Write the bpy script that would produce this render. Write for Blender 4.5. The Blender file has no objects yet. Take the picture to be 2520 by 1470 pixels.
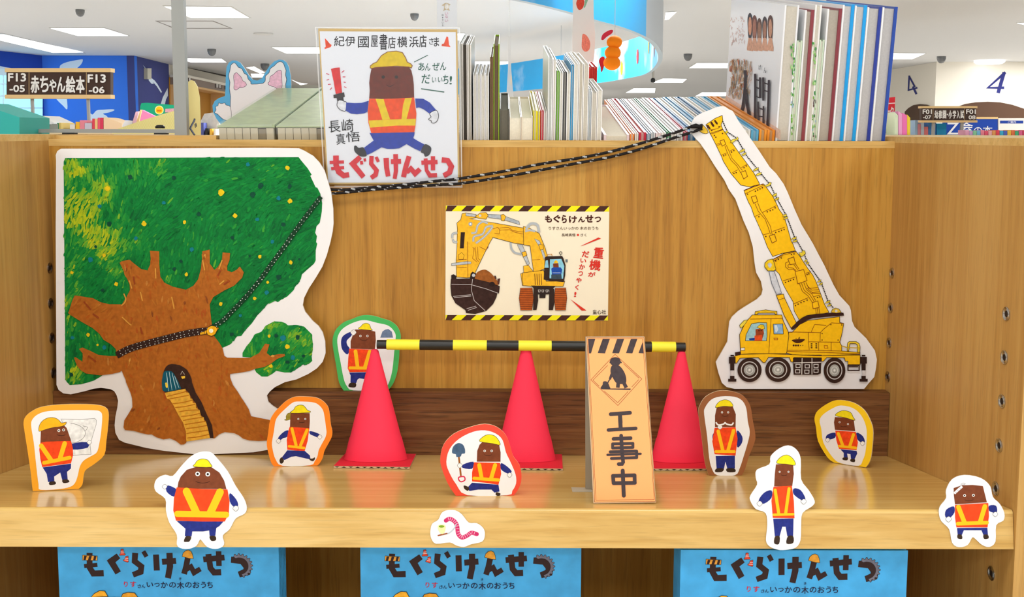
import bpy, math, random
from mathutils import Vector, Matrix
from mathutils.geometry import tessellate_polygon
random.seed(11)
S = bpy.context.scene
COL = S.collection
PI = math.pi
# ---------------------------------------------------------------- camera
W, H, F = 2520, 1470, 2500.0          # frame and focal length in pixels
CX, CY = 1240.0, 569.0                # principal point of the (cropped) photo
PITCH = math.atan(244.0 / F)
ROLL = math.radians(0.15)
CAM = Vector((0, 0, 1.4))
cd = bpy.data.cameras.new('camera'); cam = bpy.data.objects.new('camera', cd); COL.objects.link(cam)
cd.sensor_fit = 'HORIZONTAL'; cd.sensor_width = 36.0; cd.lens = 36.0 * F / W
cd.shift_x = (W / 2 - CX) / W; cd.shift_y = (CY - H / 2) / W
cd.clip_start = 0.02; cd.clip_end = 100
RM = Matrix.Rotation(PI / 2 - PITCH, 3, 'X') @ Matrix.Rotation(ROLL, 3, 'Z')
cam.matrix_world = Matrix.Translation(CAM) @ RM.to_4x4()
S.camera = cam
# ---------------------------------------------------------------- world, lamps, exposure
S.view_settings.view_transform = 'Standard'; S.view_settings.look = 'None'
S.view_settings.exposure = 0.22; S.view_settings.gamma = 1.0; S.view_settings.use_curve_mapping = False
wd = bpy.data.worlds.new('world'); S.world = wd; wd.use_nodes = True
wd.node_tree.nodes['Background'].inputs[0].default_value = (0.95, 0.98, 1.0, 1)
wd.node_tree.nodes['Background'].inputs[1].default_value = 0.55
CEIL = 2.62
def area(name, x, y, sx, sy, e, col=(1, 0.99, 0.98)):
    l = bpy.data.lights.new(name, 'AREA'); l.shape = 'RECTANGLE'; l.size = sx; l.size_y = sy; l.energy = e; l.color = col
    o = bpy.data.objects.new(name, l); COL.objects.link(o); o.location = (x, y, CEIL - 0.03)
for x in (-2.4, 0.0, 2.4):
    area('unseen_aisle_lamp', x, 0.6, 1.3, 0.5, 13)
    area('unseen_aisle_lamp', x, -1.6, 1.3, 0.5, 24)
    area('unseen_aisle_lamp', x, -4.2, 1.3, 0.5, 46)  # extra row added behind the camera to brighten the space under the shelf
for x in (-6, 0, 6):
    for y in (5, 10, 16, 24, 33, 41):
        area('hall_ceiling_lamp', x * (1 + y / 30), y, 1.6, 0.8, 122)
# ---------------------------------------------------------------- pixel rays
def ray(px, py):
    d = RM @ Vector(((px - CX) / F, (CY - py) / F, -1.0))
    return d.normalized()
def hit(px, py, O, N):
    d = ray(px, py); return CAM + d * ((O - CAM).dot(N) / d.dot(N))
def atY(px, py, Y): return hit(px, py, Vector((0, Y, 0)), Vector((0, 1, 0)))
def atZ(px, py, z): return hit(px, py, Vector((0, 0, z)), Vector((0, 0, 1)))
def atX(px, py, x): return hit(px, py, Vector((x, 0, 0)), Vector((1, 0, 0)))
def Z(ox, oy, s):                      # reads points measured in an enlarged crop
    def f(*a):
        if len(a) == 1: a = a[0]
        if isinstance(a, str):
            return [(ox + float(p.split(',')[0]) / s, oy + float(p.split(',')[1]) / s) for p in a.split()]
        if isinstance(a[0], (tuple, list)): return [(ox + p[0] / s, oy + p[1] / s) for p in a]
        return (ox + a[0] / s, oy + a[1] / s)
    return f
PX = Z(0, 0, 1)
def sm(pts, closed=True, k=4):         # Catmull-Rom smoothing
    n = len(pts); out = []
    for i in range(n if closed else n - 1):
        if closed: p0, p1, p2, p3 = pts[i - 1], pts[i], pts[(i + 1) % n], pts[(i + 2) % n]
        else: p0, p1, p2, p3 = pts[max(i - 1, 0)], pts[i], pts[i + 1], pts[min(i + 2, n - 1)]
        for j in range(k):
            t = j / k
            out.append(tuple(0.5 * (2 * b + (c - a) * t + (2 * a - 5 * b + 4 * c - d) * t * t + (3 * b - a - 3 * c + d) * t ** 3)
                             for a, b, c, d in zip(p0, p1, p2, p3)))
    if not closed: out.append(tuple(pts[-1]))
    return out
def ell(cx, cy, rx, ry=None, n=20, a0=0.0):
    ry = rx if ry is None else ry
    return [(cx + rx * math.cos(a0 + 2 * PI * i / n), cy + ry * math.sin(a0 + 2 * PI * i / n)) for i in range(n)]
# ---------------------------------------------------------------- materials
MATS = {}
def lin(h):
    h = h.lstrip('#'); o = []
    for i in (0, 2, 4):
        c = int(h[i:i + 2], 16) / 255; o.append(c / 12.92 if c <= 0.04045 else ((c + 0.055) / 1.055) ** 2.4)
    return (*o, 1)
def mat(h, rough=0.55, spec=0.3, var=0.0, vs=90.0, metal=0.0, emit=0.0, alpha=1.0, key=None):
    k = key or (h, rough, spec, var, vs, metal, emit, alpha)
    if k in MATS: return MATS[k]
    m = bpy.data.materials.new('surface_' + h.strip('#')); m.use_nodes = True; t = m.node_tree; b = t.nodes['Principled BSDF']
    b.inputs['Base Color'].default_value = lin(h); b.inputs['Roughness'].default_value = rough
    b.inputs['Specular IOR Level'].default_value = spec; b.inputs['Metallic'].default_value = metal
    if emit: b.inputs['Emission Color'].default_value = lin(h); b.inputs['Emission Strength'].default_value = emit
    if alpha < 1: b.inputs['Alpha'].default_value = alpha
    if var:
        co = t.nodes.new('ShaderNodeTexCoord'); n = t.nodes.new('ShaderNodeTexNoise'); n.inputs['Scale'].default_value = vs; n.inputs['Detail'].default_value = 5
        r = t.nodes.new('ShaderNodeMapRange'); r.inputs['From Min'].default_value = 0.3; r.inputs['From Max'].default_value = 0.7
        r.inputs['To Min'].default_value = 1 - var; r.inputs['To Max'].default_value = 1 + var
        x = t.nodes.new('ShaderNodeMix'); x.data_type = 'RGBA'; x.blend_type = 'MULTIPLY'; x.inputs[0].default_value = 1
        x.inputs[6].default_value = lin(h)
        t.links.new(co.outputs['Object'], n.inputs['Vector']); t.links.new(n.outputs['Fac'], r.inputs['Value'])
        t.links.new(r.outputs['Result'], x.inputs[7]); t.links.new(x.outputs[2], b.inputs['Base Color'])
    MATS[k] = m; return m
def paint(h, var=0.16): return mat(h, 0.6, 0.15, var, 160)
def ink(h): return mat(h, 0.6, 0.15)
def wood(key, cols, axis, rough=0.35, spec=0.4, big=1.6, pore=0.25, off=0.0, grain=34, bump=0.0):
    """oak: long streaks along `axis`, fine dark pores"""
    if key in MATS: return MATS[key]
    m = bpy.data.materials.new(key); m.use_nodes = True; t = m.node_tree; b = t.nodes['Principled BSDF']
    co = t.nodes.new('ShaderNodeTexCoord')
    def noise(across, along, det, dist=0.0):
        mp = t.nodes.new('ShaderNodeMapping'); sc = [across] * 3; sc['XYZ'.index(axis)] = along; mp.inputs['Scale'].default_value = sc
        mp.inputs['Location'].default_value = (off, off * 1.7, off * 0.6)
        n = t.nodes.new('ShaderNodeTexNoise'); n.inputs['Scale'].default_value = 1; n.inputs['Detail'].default_value = det; n.inputs['Distortion'].default_value = dist
        t.links.new(co.outputs['Object'], mp.inputs['Vector']); t.links.new(mp.outputs['Vector'], n.inputs['Vector']); return n
    a = noise(grain, big, 4, 0.4); p = noise(330, 16, 2); w = noise(5, 0.7, 2)
    mx = t.nodes.new('ShaderNodeMath'); mx.operation = 'MULTIPLY_ADD'; mx.inputs[1].default_value = 0.55
    t.links.new(w.outputs['Fac'], mx.inputs[0])
    s2 = t.nodes.new('ShaderNodeMath'); s2.operation = 'MULTIPLY'; s2.inputs[1].default_value = 0.5; t.links.new(a.outputs['Fac'], s2.inputs[0]); t.links.new(s2.outputs[0], mx.inputs[2])
    cr = t.nodes.new('ShaderNodeValToRGB'); e = cr.color_ramp.elements
    e[0].position = 0.38; e[0].color = lin(cols[0]); e[1].position = 0.66; e[1].color = lin(cols[2]); x = e.new(0.52); x.color = lin(cols[1])
    t.links.new(mx.outputs[0], cr.inputs[0])
    pr = t.nodes.new('ShaderNodeMapRange'); pr.inputs['From Min'].default_value = 0.34; pr.inputs['From Max'].default_value = 0.46; pr.inputs['To Min'].default_value = 1 - pore; pr.inputs['To Max'].default_value = 1
    t.links.new(p.outputs['Fac'], pr.inputs['Value'])
    mm = t.nodes.new('ShaderNodeMix'); mm.data_type = 'RGBA'; mm.blend_type = 'MULTIPLY'; mm.inputs[0].default_value = 1
    t.links.new(cr.outputs[0], mm.inputs[6]); t.links.new(pr.outputs[0], mm.inputs[7]); t.links.new(mm.outputs[2], b.inputs['Base Color'])
    b.inputs['Roughness'].default_value = rough; b.inputs['Specular IOR Level'].default_value = spec
    if bump:
        bp = t.nodes.new('ShaderNodeBump'); bp.inputs['Strength'].default_value = bump; bp.inputs['Distance'].default_value = 0.002
        t.links.new(a.outputs['Fac'], bp.inputs['Height']); t.links.new(bp.outputs[0], b.inputs['Normal'])
    MATS[key] = m; return m
def clear(key, tint='F4FAFF', amount=0.08, rough=0.06):
    if key in MATS: return MATS[key]
    m = bpy.data.materials.new(key); m.use_nodes = True; t = m.node_tree; t.nodes.remove(t.nodes['Principled BSDF'])
    o = t.nodes['Material Output']; a = t.nodes.new('ShaderNodeBsdfTransparent'); a.inputs[0].default_value = lin(tint)
    g = t.nodes.new('ShaderNodeBsdfGlossy'); g.inputs['Roughness'].default_value = rough; x = t.nodes.new('ShaderNodeMixShader'); x.inputs[0].default_value = amount
    t.links.new(a.outputs[0], x.inputs[1]); t.links.new(g.outputs[0], x.inputs[2]); t.links.new(x.outputs[0], o.inputs[0]); MATS[key] = m; return m
def sky_print():
    if 'sky_print' in MATS: return MATS['sky_print']
    m = bpy.data.materials.new('sky_print'); m.use_nodes = True; t = m.node_tree; b = t.nodes['Principled BSDF']
    co = t.nodes.new('ShaderNodeTexCoord'); n = t.nodes.new('ShaderNodeTexNoise'); n.inputs['Scale'].default_value = 1.3; n.inputs['Detail'].default_value = 6
    c = t.nodes.new('ShaderNodeValToRGB'); e = c.color_ramp.elements; e[0].position = 0.5; e[0].color = lin('1FA8EA'); e[1].position = 0.68; e[1].color = lin('E8F6FF')
    t.links.new(co.outputs['Object'], n.inputs['Vector']); t.links.new(n.outputs['Fac'], c.inputs[0]); t.links.new(c.outputs[0], b.inputs['Base Color'])
    b.inputs['Roughness'].default_value = 0.5; MATS['sky_print'] = m; return m
WHITE = 'F1EFEE'
# ---------------------------------------------------------------- meshes
def wl(o):
    v = Vector(o.location)
    while o.parent: o = o.parent; v += Vector(o.location)
    return v
class MB:
    def __init__(s): s.v = []; s.f = []; s.m = []; s.mats = []; s.smooth = False
    def mi(s, m):
        if m not in s.mats: s.mats.append(m)
        return s.mats.index(m)
    def add(s, vs, fs, m):
        b = len(s.v); s.v += [Vector(x) for x in vs]; k = s.mi(m)
        for f in fs: s.f.append([b + i for i in f]); s.m.append(k)
    def hexa(s, p, m):                 # 4 bottom/back + 4 top/front corners
        s.add(p, [(0, 3, 2, 1), (4, 5, 6, 7), (0, 1, 5, 4), (1, 2, 6, 5), (2, 3, 7, 6), (3, 0, 4, 7)], m)
    def box(s, lo, hi, m):
        (a, b, c), (d, e, f) = lo, hi
        s.hexa([(a, b, c), (d, b, c), (d, e, c), (a, e, c), (a, b, f), (d, b, f), (d, e, f), (a, e, f)], m)
    def frame_box(s, O, X, Y, Zv, m):  # box spanned by three vectors from a corner
        s.hexa([O, O + X, O + X + Y, O + Y, O + Zv, O + X + Zv, O + X + Y + Zv, O + Y + Zv], m)
    def prism(s, front, back, mf, ms=None, mb=None):
        n = len(front); tri = tessellate_polygon([[Vector(p) for p in front]])
        s.add(front, tri, mf); s.add(back, [tuple(reversed(t)) for t in tri], mb or ms or mf)
        s.add(list(front) + list(back), [(i, n + i, n + (i + 1) % n, (i + 1) % n) for i in range(n)], ms or mf)
    def tube(s, path, r, m, n=10, cap=True):
        path = [Vector(p) for p in path]; rings = []; N = len(path); up = Vector((0, 0, 1))
        for i, p in enumerate(path):
            d = (path[min(i + 1, N - 1)] - path[max(i - 1, 0)]).normalized()
            a = d.cross(up if abs(d.dot(up)) < 0.95 else Vector((1, 0, 0))).normalized(); b = a.cross(d)
            rr = r[i] if isinstance(r, (list, tuple)) else r
            rings.append([p + a * rr * math.cos(2 * PI * k / n) + b * rr * math.sin(2 * PI * k / n) for k in range(n)])
        vs = [v for g in rings for v in g]; fs = [(i * n + k, i * n + (k + 1) % n, (i + 1) * n + (k + 1) % n, (i + 1) * n + k) for i in range(N - 1) for k in range(n)]
        if cap: fs += [tuple(reversed(range(n))), tuple((N - 1) * n + k for k in range(n))]
        s.add(vs, fs, m)
    def lathe(s, O, A, prof, m, n=32):  # prof: (radius, height along A)
        A = A.normalized(); u = A.orthogonal().normalized(); w = A.cross(u); vs = []
        for r, h in prof: vs += [O + A * h + (u * math.cos(2 * PI * k / n) + w * math.sin(2 * PI * k / n)) * r for k in range(n)]
        s.add(vs, [(i * n + k, i * n + (k + 1) % n, (i + 1) * n + (k + 1) % n, (i + 1) * n + k) for i in range(len(prof) - 1) for k in range(n)], m)
    def build(s, name, parent=None, label=None, loc=None, smooth=False, kind=None):
        if parent is not None: o0 = wl(parent)
        elif loc is not None: o0 = Vector(loc)
        else:
            o0 = Vector((sum(v.x for v in s.v) / len(s.v), sum(v.y for v in s.v) / len(s.v), min(v.z for v in s.v)))
        me = bpy.data.meshes.new(name); me.from_pydata([tuple(v - o0) for v in s.v], [], s.f)
        for m in s.mats: me.materials.append(m)
        me.polygons.foreach_set('material_index', s.m)
        if smooth: me.polygons.foreach_set('use_smooth', [True] * len(s.f))
        me.update(); me.validate()
        o = bpy.data.objects.new(name, me); COL.objects.link(o)
        if parent is not None: o.parent = parent
        else: o.location = o0
        if label: o['label'] = label
        if kind: o['kind'] = kind
        return o
def tag(o, label, cat, group=None):
    o['label'] = label; o['category'] = cat
    if group: o['group'] = group
    return o
def thing(name, label, cat, loc, group=None):
    o = bpy.data.objects.new(name, None); COL.objects.link(o); o.location = loc; o.empty_display_size = 0.05
    return tag(o, label, cat, group)
def copy_tree(o, loc, label=None, group=None):
    c = o.copy(); COL.objects.link(c); c.location = loc
    if label: c['label'] = label
    if group: c['group'] = group
    for ch in list(o.children):
        d = ch.copy(); COL.objects.link(d); d.parent = c
        for g in list(ch.children):
            e = g.copy(); COL.objects.link(e); e.parent = d
    return c
# ---------------------------------------------------------------- flat artwork on a real sheet
TXT = {}
def glyphs(s, bold):
    k = (s, bold)
    if k in TXT: return TXT[k]
    c = bpy.data.curves.new('t', 'FONT'); c.body = s; c.offset = bold; c.resolution_u = 3
    o = bpy.data.objects.new('t', c); COL.objects.link(o); bpy.context.view_layer.update()
    me = o.to_mesh(); vs = [(v.co.x, v.co.y) for v in me.vertices]; fs = [tuple(p.vertices) for p in me.polygons]
    o.to_mesh_clear(); bpy.data.objects.remove(o); bpy.data.curves.remove(c)
    TXT[k] = (vs, fs); return TXT[k]
class Card:
    """a plane in the place; artwork coordinates come from the photograph"""
    def __init__(s, O, U, V):
        s.O = Vector(O); s.U = Vector(U).normalized(); V = Vector(V); V = V - s.U * V.dot(s.U); s.V = V.normalized(); s.N = s.U.cross(s.V)
    def p(s, q, n=0.0): return hit(q[0], q[1], s.O, s.N) + s.N * n
    def pl(s, pts, n=0.0): return [s.p(q, n) for q in pts]
class Art:
    def __init__(s, card, n0=0.0004, step=1.0e-5): s.c = card; s.b = MB(); s.n = n0; s.st = step
    def poly(s, pts, col, n=None):
        if n is None: s.n += s.st; n = s.n
        vs = s.c.pl(pts, n); tri = tessellate_polygon([vs])
        fs = []
        for a, b, c in tri:
            nn = (vs[b] - vs[a]).cross(vs[c] - vs[a])
            fs.append((a, b, c) if nn.dot(s.c.N) > 0 else (a, c, b))
        s.b.add(vs, fs, col if not isinstance(col, str) else paint(col)); return s
    def stroke(s, pts, w, col, closed=False, cap=0.0, n=None):
        """ribbon of width w (number or list) along the points"""
        if n is None: s.n += s.st; n = s.n
        N = len(pts); L = []; R = []
        for i in range(N):
            if closed: a, b = pts[i - 1], pts[(i + 1) % N]
            else: a, b = pts[max(i - 1, 0)], pts[min(i + 1, N - 1)]
            p = pts[i]
            d1 = (p[0] - a[0], p[1] - a[1]); d2 = (b[0] - p[0], b[1] - p[1])
            l1 = math.hypot(*d1) or 1e-9; l2 = math.hypot(*d2) or 1e-9
            if (not closed) and i == 0: d1, l1 = d2, l2
            if (not closed) and i == N - 1: d2, l2 = d1, l1
            t = (d1[0] / l1 + d2[0] / l2, d1[1] / l1 + d2[1] / l2); lt = math.hypot(*t) or 1e-9; t = (t[0] / lt, t[1] / lt)
            ww = (w[i] if isinstance(w, (list, tuple)) else w) / 2
            k = min(1.6, 1 / max(0.3, t[0] * d2[0] / l2 + t[1] * d2[1] / l2)); ww *= k
            q = list(p)
            if cap and not closed and i == 0: q = [p[0] - t[0] * cap, p[1] - t[1] * cap]
            if cap and not closed and i == N - 1: q = [p[0] + t[0] * cap, p[1] + t[1] * cap]
            L.append((q[0] - t[1] * ww, q[1] + t[0] * ww)); R.append((q[0] + t[1] * ww, q[1] - t[0] * ww))
        vs = s.c.pl(L, n) + s.c.pl(R, n)
        fs = [(i, (i + 1) % N, N + (i + 1) % N, N + i) for i in range(N if closed else N - 1)]
        s.b.add(vs, fs, col if not isinstance(col, str) else ink(col)); return s
    def out(s, pts, col, line='3A2418', w=1.2, cl=True):
        s.poly(pts, col); s.stroke(pts, w, line, closed=cl); return s
    def round(s, pts, w, col):          # round-ended brush mark
        col = ink(col) if isinstance(col, str) else col; s.stroke(pts, w, col); s.poly(ell(*pts[0], w / 2), col); s.poly(ell(*pts[-1], w / 2), col); s.n += s.st; return s
    def text(s, t, x0, y0, x1, y1, col, bold=0.0, rot=0.0, shear=0.0):
        """one glyph or line fitted to a box; bold lettering is thickened by shifted copies"""
        vs, fs = glyphs(t, 0.0)
        if not vs: return s
        ax = min(v[0] for v in vs); bx = max(v[0] for v in vs); ay = min(v[1] for v in vs); by = max(v[1] for v in vs)
        mx, my = (x0 + x1) / 2, (y0 + y1) / 2; c, q = math.cos(rot), math.sin(rot); e = bold * (y1 - y0) * 0.85
        for dx, dy in ([(0, 0)] if not bold else [(0, 0), (-e, 0), (e, 0), (0, -e), (0, e), (-e * .7, -e * .7), (e * .7, e * .7), (-e * .7, e * .7), (e * .7, -e * .7)]):
            s.n += s.st * 0.3; P = []
            for v in vs:
                u = (v[0] - ax) / (bx - ax or 1); w = (v[1] - ay) / (by - ay or 1)
                X = x0 + e + u * (x1 - x0 - 2 * e) - mx + dx; Y = y1 - e - w * (y1 - y0 - 2 * e) - my + dy; X -= shear * Y
                P.append((mx + X * c - Y * q, my + X * q + Y * c))
            s.b.add(s.c.pl(P, s.n), fs, ink(col))
        return s
    def chars(s, t, boxes, col, bold=0.0, rot=0.0):
        for ch, b in zip(t, boxes): s.text(ch, *b, col, bold, rot)
        return s
    def build(s, name, parent, label=None): return s.b.build(name, parent, label)
def board(card, pts, th, face, edge=None, back=None):
    b = MB(); b.prism(card.pl(pts), card.pl(pts, -th), face, edge or face, back or edge or face); return b
# ================================================================ bookcase geometry
YB = 1.85                                            # face of the back panel
XL = atY(134, 700, YB).x; XR = atY(2188, 700, YB).x
YT = YB - 0.0325; YCR = YB - 0.0135
YL = YB - 0.026                                      # face of the dark riser
PF = atX(2492, 1256, XR - 0.001)                     # front top corner of the shelf board
YF = PF.y
P0 = Vector((0, YL, atY(1200, 1121, YL).z)); P1 = Vector((0, YF, PF.z))
SD = (P1 - P0).normalized()                          # up the slope, towards the front
SN = Vector((1, 0, 0)).cross(SD) * -1
SN = SN if SN.z > 0 else -SN
def on_shelf(px, py): return hit(px, py, P0, SN)
def shelf_z(y): return P0.z + (P1.z - P0.z) * (y - YL) / (YF - YL)
TH = 0.0535
ZTOP = atY(2300, 338, 1.6).z                         # top of the side panels
ZRAIL = atY(1500, 346, YB).z
ZLOW = atY(1158, 1350, YF).z - 0.31
OAK_V = wood('oak_upright_grain', ('B28240', 'C2934E', 'CDA15C'), 'Z', 0.42, 0.3, off=1.3, big=2.2, pore=0.12, grain=75)
OAK_B = wood('oak_back_grain', ('A67228', 'BB8634', 'C89642'), 'Z', 0.42, 0.3, off=3.1, big=2.4, pore=0.16, grain=85)
OAK_H = wood('oak_level_grain', ('CBA056', 'D9B266', 'E2BE74'), 'X', 0.18, 0.5, off=5.7, big=1.6, pore=0.06, grain=80)
OAK_E = wood('oak_edge_grain', ('C69A50', 'D6AE66', 'E2BE7A'), 'X', 0.45, 0.3, off=8.3, big=7, pore=0.10, grain=70)
DARK = wood('walnut_stained_grain', ('5A3418', '754A26', '8E6238'), 'X', 0.5, 0.35, off=2.2, big=6, pore=0.4, grain=120, bump=0.5)
case = thing('bookcase', 'oak bookcase bay with a tilted display shelf and metal shelf pin sockets', 'bookcase', (0, YB, 0.0))
b = MB(); b.box((XL, YB, ZLOW - 0.03), (XR, YB + 0.018, ZRAIL - 0.0125), OAK_B); b.build('back_panel', case)
b = MB(); b.box((XL, YB - 0.0005, ZRAIL - 0.0125), (XR, YB + 0.03, ZRAIL), OAK_E); b.build('top_rail', case)
for x0, x1, s in ((XL - 0.026, XL, -1), (XR, XR + 0.026, 1)):
    b = MB(); b.box((x0, YF - 0.01, 0.02), (x1, YB + 0.31, ZTOP - 0.011), OAK_V); sp = b.build('side_panel', case)
    b = MB(); b.box((x0, YF - 0.01, ZTOP - 0.011), (x1, YB + 0.31, ZTOP), OAK_E); b.build('edge_trim', sp)
# the tilted display shelf, with a rounded nose
b = MB(); prof = []
a0 = Vector((0, YB - 0.001, shelf_z(YB - 0.001)))
for k in range(7):
    a = PI / 2 * k / 6; r = 0.005
    prof.append(P1 - SD * r - SN * r + (SD * math.sin(a) + SN * math.cos(a)) * r)
prof = [a0] + prof + [P1 - SN * TH, a0 - SN * TH + SD * 0.02]
n = len(prof); L = [Vector((XL + 0.0008, p.y, p.z)) for p in prof]; R = [Vector((XR - 0.0008, p.y, p.z)) for p in prof]
b.add(L + R, [(i, (i + 1) % n, n + (i + 1) % n, n + i) for i in range(7)], OAK_H)
b.add(L + R, [(i, (i + 1) % n, n + (i + 1) % n, n + i) for i in range(7, n)], OAK_E)
b.add(L + R, [tuple(reversed(range(n))), tuple(n + i for i in range(n))], OAK_E)
tag(b.build('display_shelf'), 'thick oak display shelf tilted up towards the front, under the cones and standees', 'shelf')
b = MB(); b.box((XL + 0.0008, YF + 0.0, ZLOW - 0.03), (XR - 0.0008, YB - 0.001, ZLOW), OAK_V); tag(b.build('lower_shelf'), 'oak lower shelf carrying the blue picture books', 'shelf')
b = MB(); b.box((XL, YF + 0.02, 0.0), (XR, YB + 0.01, 0.1), OAK_V); b.build('plinth', case)
# sloping tray behind the rail
TA = math.radians(9.0); TD = Vector((0, math.cos(TA), math.sin(TA))); TU = Vector((0, -math.sin(TA), math.cos(TA)))
T0 = Vector((0, YB + 0.03, ZRAIL - 0.004))
XG0, XG1 = atY(1481, 346, YB + 0.034).x, atY(1909, 346, YB + 0.034).x
XP0 = atY(534, 338, YB + 0.036).x
for u0, u1, dz in ((XP0, XG0, 0), (XG0, XG1, -0.16), (XG1, XR, 0)):
    b = MB(); b.frame_box(T0 + Vector((u0, 0, 0)) - TU * (0.014 - dz), Vector((u1 - u0, 0, 0)), TD * 0.66, TU * 0.014, OAK_E); b.build('top_tray', case)
b = MB(); b.box((XL, YB + 0.03, ZRAIL - 0.016), (XP0, YB + 0.31, ZTOP - 0.0015), OAK_E); b.build('top_board', case)
# shelf pin sockets
STEEL = mat('B9B4AC', 0.25, 0.5, metal=1.0); HOLE = mat('2A2019', 0.6, 0.2)
def socket(P, sx):
    b = MB(); A = Vector((sx, 0, 0))
    b.lathe(P, A, [(0.0102, 0), (0.0102, 0.0010), (0.0094, 0.0015), (0.0082, 0.0008), (0.0078, 0.0003), (0.0052, 0.0002)], STEEL, 24)
    for k in range(3): b.lathe(P, A, [(0.0078 - k * 0.001, 0.0004), (0.0073 - k * 0.001, 0.0008), (0.0068 - k * 0.001, 0.0004)], STEEL, 24)
    b.lathe(P, A, [(0.0050, 0.0004), (0.0, 0.0005)], HOLE, 16)
    return b.build('shelf_pin_socket', case)
for q in ((2477, 773), (2472, 880), (2466, 988), (2459, 1097), (2451, 1203), (2440, 1412), (2195, 672), (2191, 758), (2187, 843), (2183, 926)):
    P = atX(q[0], q[1], XR); P.x = XR
    if P.y > YB - 0.012: P.y = YB - 0.012
    socket(P, -1)
for q in ((122, 660), (124, 747), (127, 832), (131, 918)):
    P = atX(q[0], q[1], XL); P.x = XL
    if P.y > YB - 0.012: P.y = YB - 0.012
    socket(P, 1)
# dark riser on the shelf
ZL = atY(1200, 965, YL).z
b = MB(); zs = shelf_z(YL) + 0.0002
b.hexa([(XL + 0.001, YL, zs), (XR - 0.001, YL, zs), (XR - 0.001, YB - 0.0005, shelf_z(YB) + 0.0002), (XL + 0.001, YB - 0.0005, shelf_z(YB) + 0.0002),
        (XL + 0.001, YL, ZL), (XR - 0.001, YL, ZL), (XR - 0.001, YB - 0.0005, ZL), (XL + 0.001, YB - 0.0005, ZL)], DARK)
tag(b.build('riser_board'), 'long dark brown wooden riser board along the back of the display shelf', 'board')
# ================================================================ painted tree cutout
PAPER = mat(WHITE, 0.6, 0.2); PEDGE = mat('DCD6CC', 0.7, 0.1); KRAFT = mat('C6A984', 0.8, 0.1)
tc = Card((0, YT, 0.9), (1, 0, 0), (0, 0.004, 1))
TREE = PX('138,395 137,382 141,372 150,366 300,366 480,365 650,364 735,365 748.6,371 771,384 786,400 798.6,420 807,447 815,474 820,514 820.7,550 818.6,570 813,596 804,628.6 793,657 777,684 760,710 748,734 745,752 751,768 769,790 784,803 794,818.6 800,841 801,870 794,891 780,907 758.6,921 730,934 701,941 677,953 664,964 656.5,974 660,990 671,1000 690,1012 700,1040 698,1080 680,1102 657,1108 624,1113.6 525.7,1118.3 478.6,1118.3 403,1110 360,1103 307,1090 293,1083 284,1066 282,1047 284,1026 288.6,1004 290.7,987 287,973 281,963 271,958 248.6,955 231,957 205.7,964 174,971 156,968.6 144,960 139,948 138,770 137,560')
tree = thing('tree_cutout', 'large white-edged cutout of a painted tree with a blue door in its trunk', 'cutout', Vector((tc.p((480, 1118)).x, YT, shelf_z(YT))))
board(tc, TREE, 0.004, PAPER, PEDGE).build('board', tree)
LEAF = PX('157,398 161,389 735,387 741,395 757,414 767,430 763.6,433 771,448.6 777,461.4 781,462 788.6,477 789,481 793,500 792,521 787,548.6 779,557 778,563 775.7,573 780,581.4 778,595.7 780.7,600 777,617 777,641 773,649 754,665.7 743,675.7 741,685.7 734,698.6 727,704 723,714 707,730 693,737 684,744 675.7,740 658.6,748.6 641,769 634,775.7 620,795.7 604,813 594,827 584,828 565.7,848.6 553,854 548,856 420,880 300,905 255,922 245.7,928.6 231,937 218.6,941 200,946 172,948 165,941 161,934 160,770 158,560')
LEAF2 = PX('675,791 693,792 703,796 708.6,801 730,800 748.6,804 758.6,814 768.6,824 768.6,833 770,847 770,861 767,876 768.6,888.6 760,896 740,898.6 734,906 716,917 700,917 680,913 671,920 658.6,927 644,927 631,917 627,910 640,895 615,880 597,878.6 597,868.6 605.7,854 617,840 627,823 643,817 655.7,801')
TRUNK = PX('185,727 200,729 230,733.6 248.6,743.6 270,748.6 301,749 311,733 321,714 320,700 310,677 301,657 295.7,647 300,643 320,639 331,648.6 348.6,662 364,665.7 370.7,651 372,637 370,617 393,618.6 393,651 395.7,681 405.7,695.7 427,705.7 458.6,713 477,703 488.6,687 495.7,660 498.6,631 498.6,618.6 517,614 517,648.6 528.6,664 537,657 547,640 548.6,621 567,623 565.7,640 560,654 560,665.7 571,670 583,664 591,655.7 600.7,670 597,683 577,703 554,714 525.7,731 517,748.6 518.6,768.6 521,788.6 527,825.7 541,844 548.6,857 553,875.7 560,880 594,880.7 617,880 638.6,868.6 653,845.7 664,847 657,868.6 665.7,875.7 687,871 701,871 702,876 683,883 665.7,895.7 651,903 630,907 614,913 591,917 567,920 567,928.6 574,947 587,965.7 595.7,980 600,985.7 613,1007 618.6,1024 643,1029 664,1033 680,1060 672,1082 654,1084 637,1085 614,1083.6 598.6,1079 588.6,1071 577,1065.7 554,1063 540,1068.6 528.6,1078.6 518.6,1077 460,1086 458.6,1090 453,1093.6 445.7,1094 433,1084 418.6,1078.6 403,1081 385.7,1075.7 374,1068.6 365.7,1069 351,1066 330,1060 308.6,1058 305,1051 307,1034 317,1018.6 327,1001 326,980 323,968.6 311,940 310,934 303,918.6 300.7,912 295.7,915.7 277,920 248.6,923.6 213,919 200,911 191,900 183,880 187,878.6 204,890 205,870 195.7,858.6 204,855 223,863 243,873 270,876 288.6,875.7 285.7,858.6 274,847 255.7,835.7 245.7,821 228.6,807 205.7,794 184,781 173,774 168.6,770 171,765.7 178.6,741')
def inside(p, poly):
    c = False; j = len(poly) - 1
    for i in range(len(poly)):
        (xi, yi), (xj, yj) = poly[i], poly[j]
        if (yi > p[1]) != (yj > p[1]) and p[0] < (xj - xi) * (p[1] - yi) / (yj - yi) + xi: c = not c
        j = i
    return c
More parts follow.
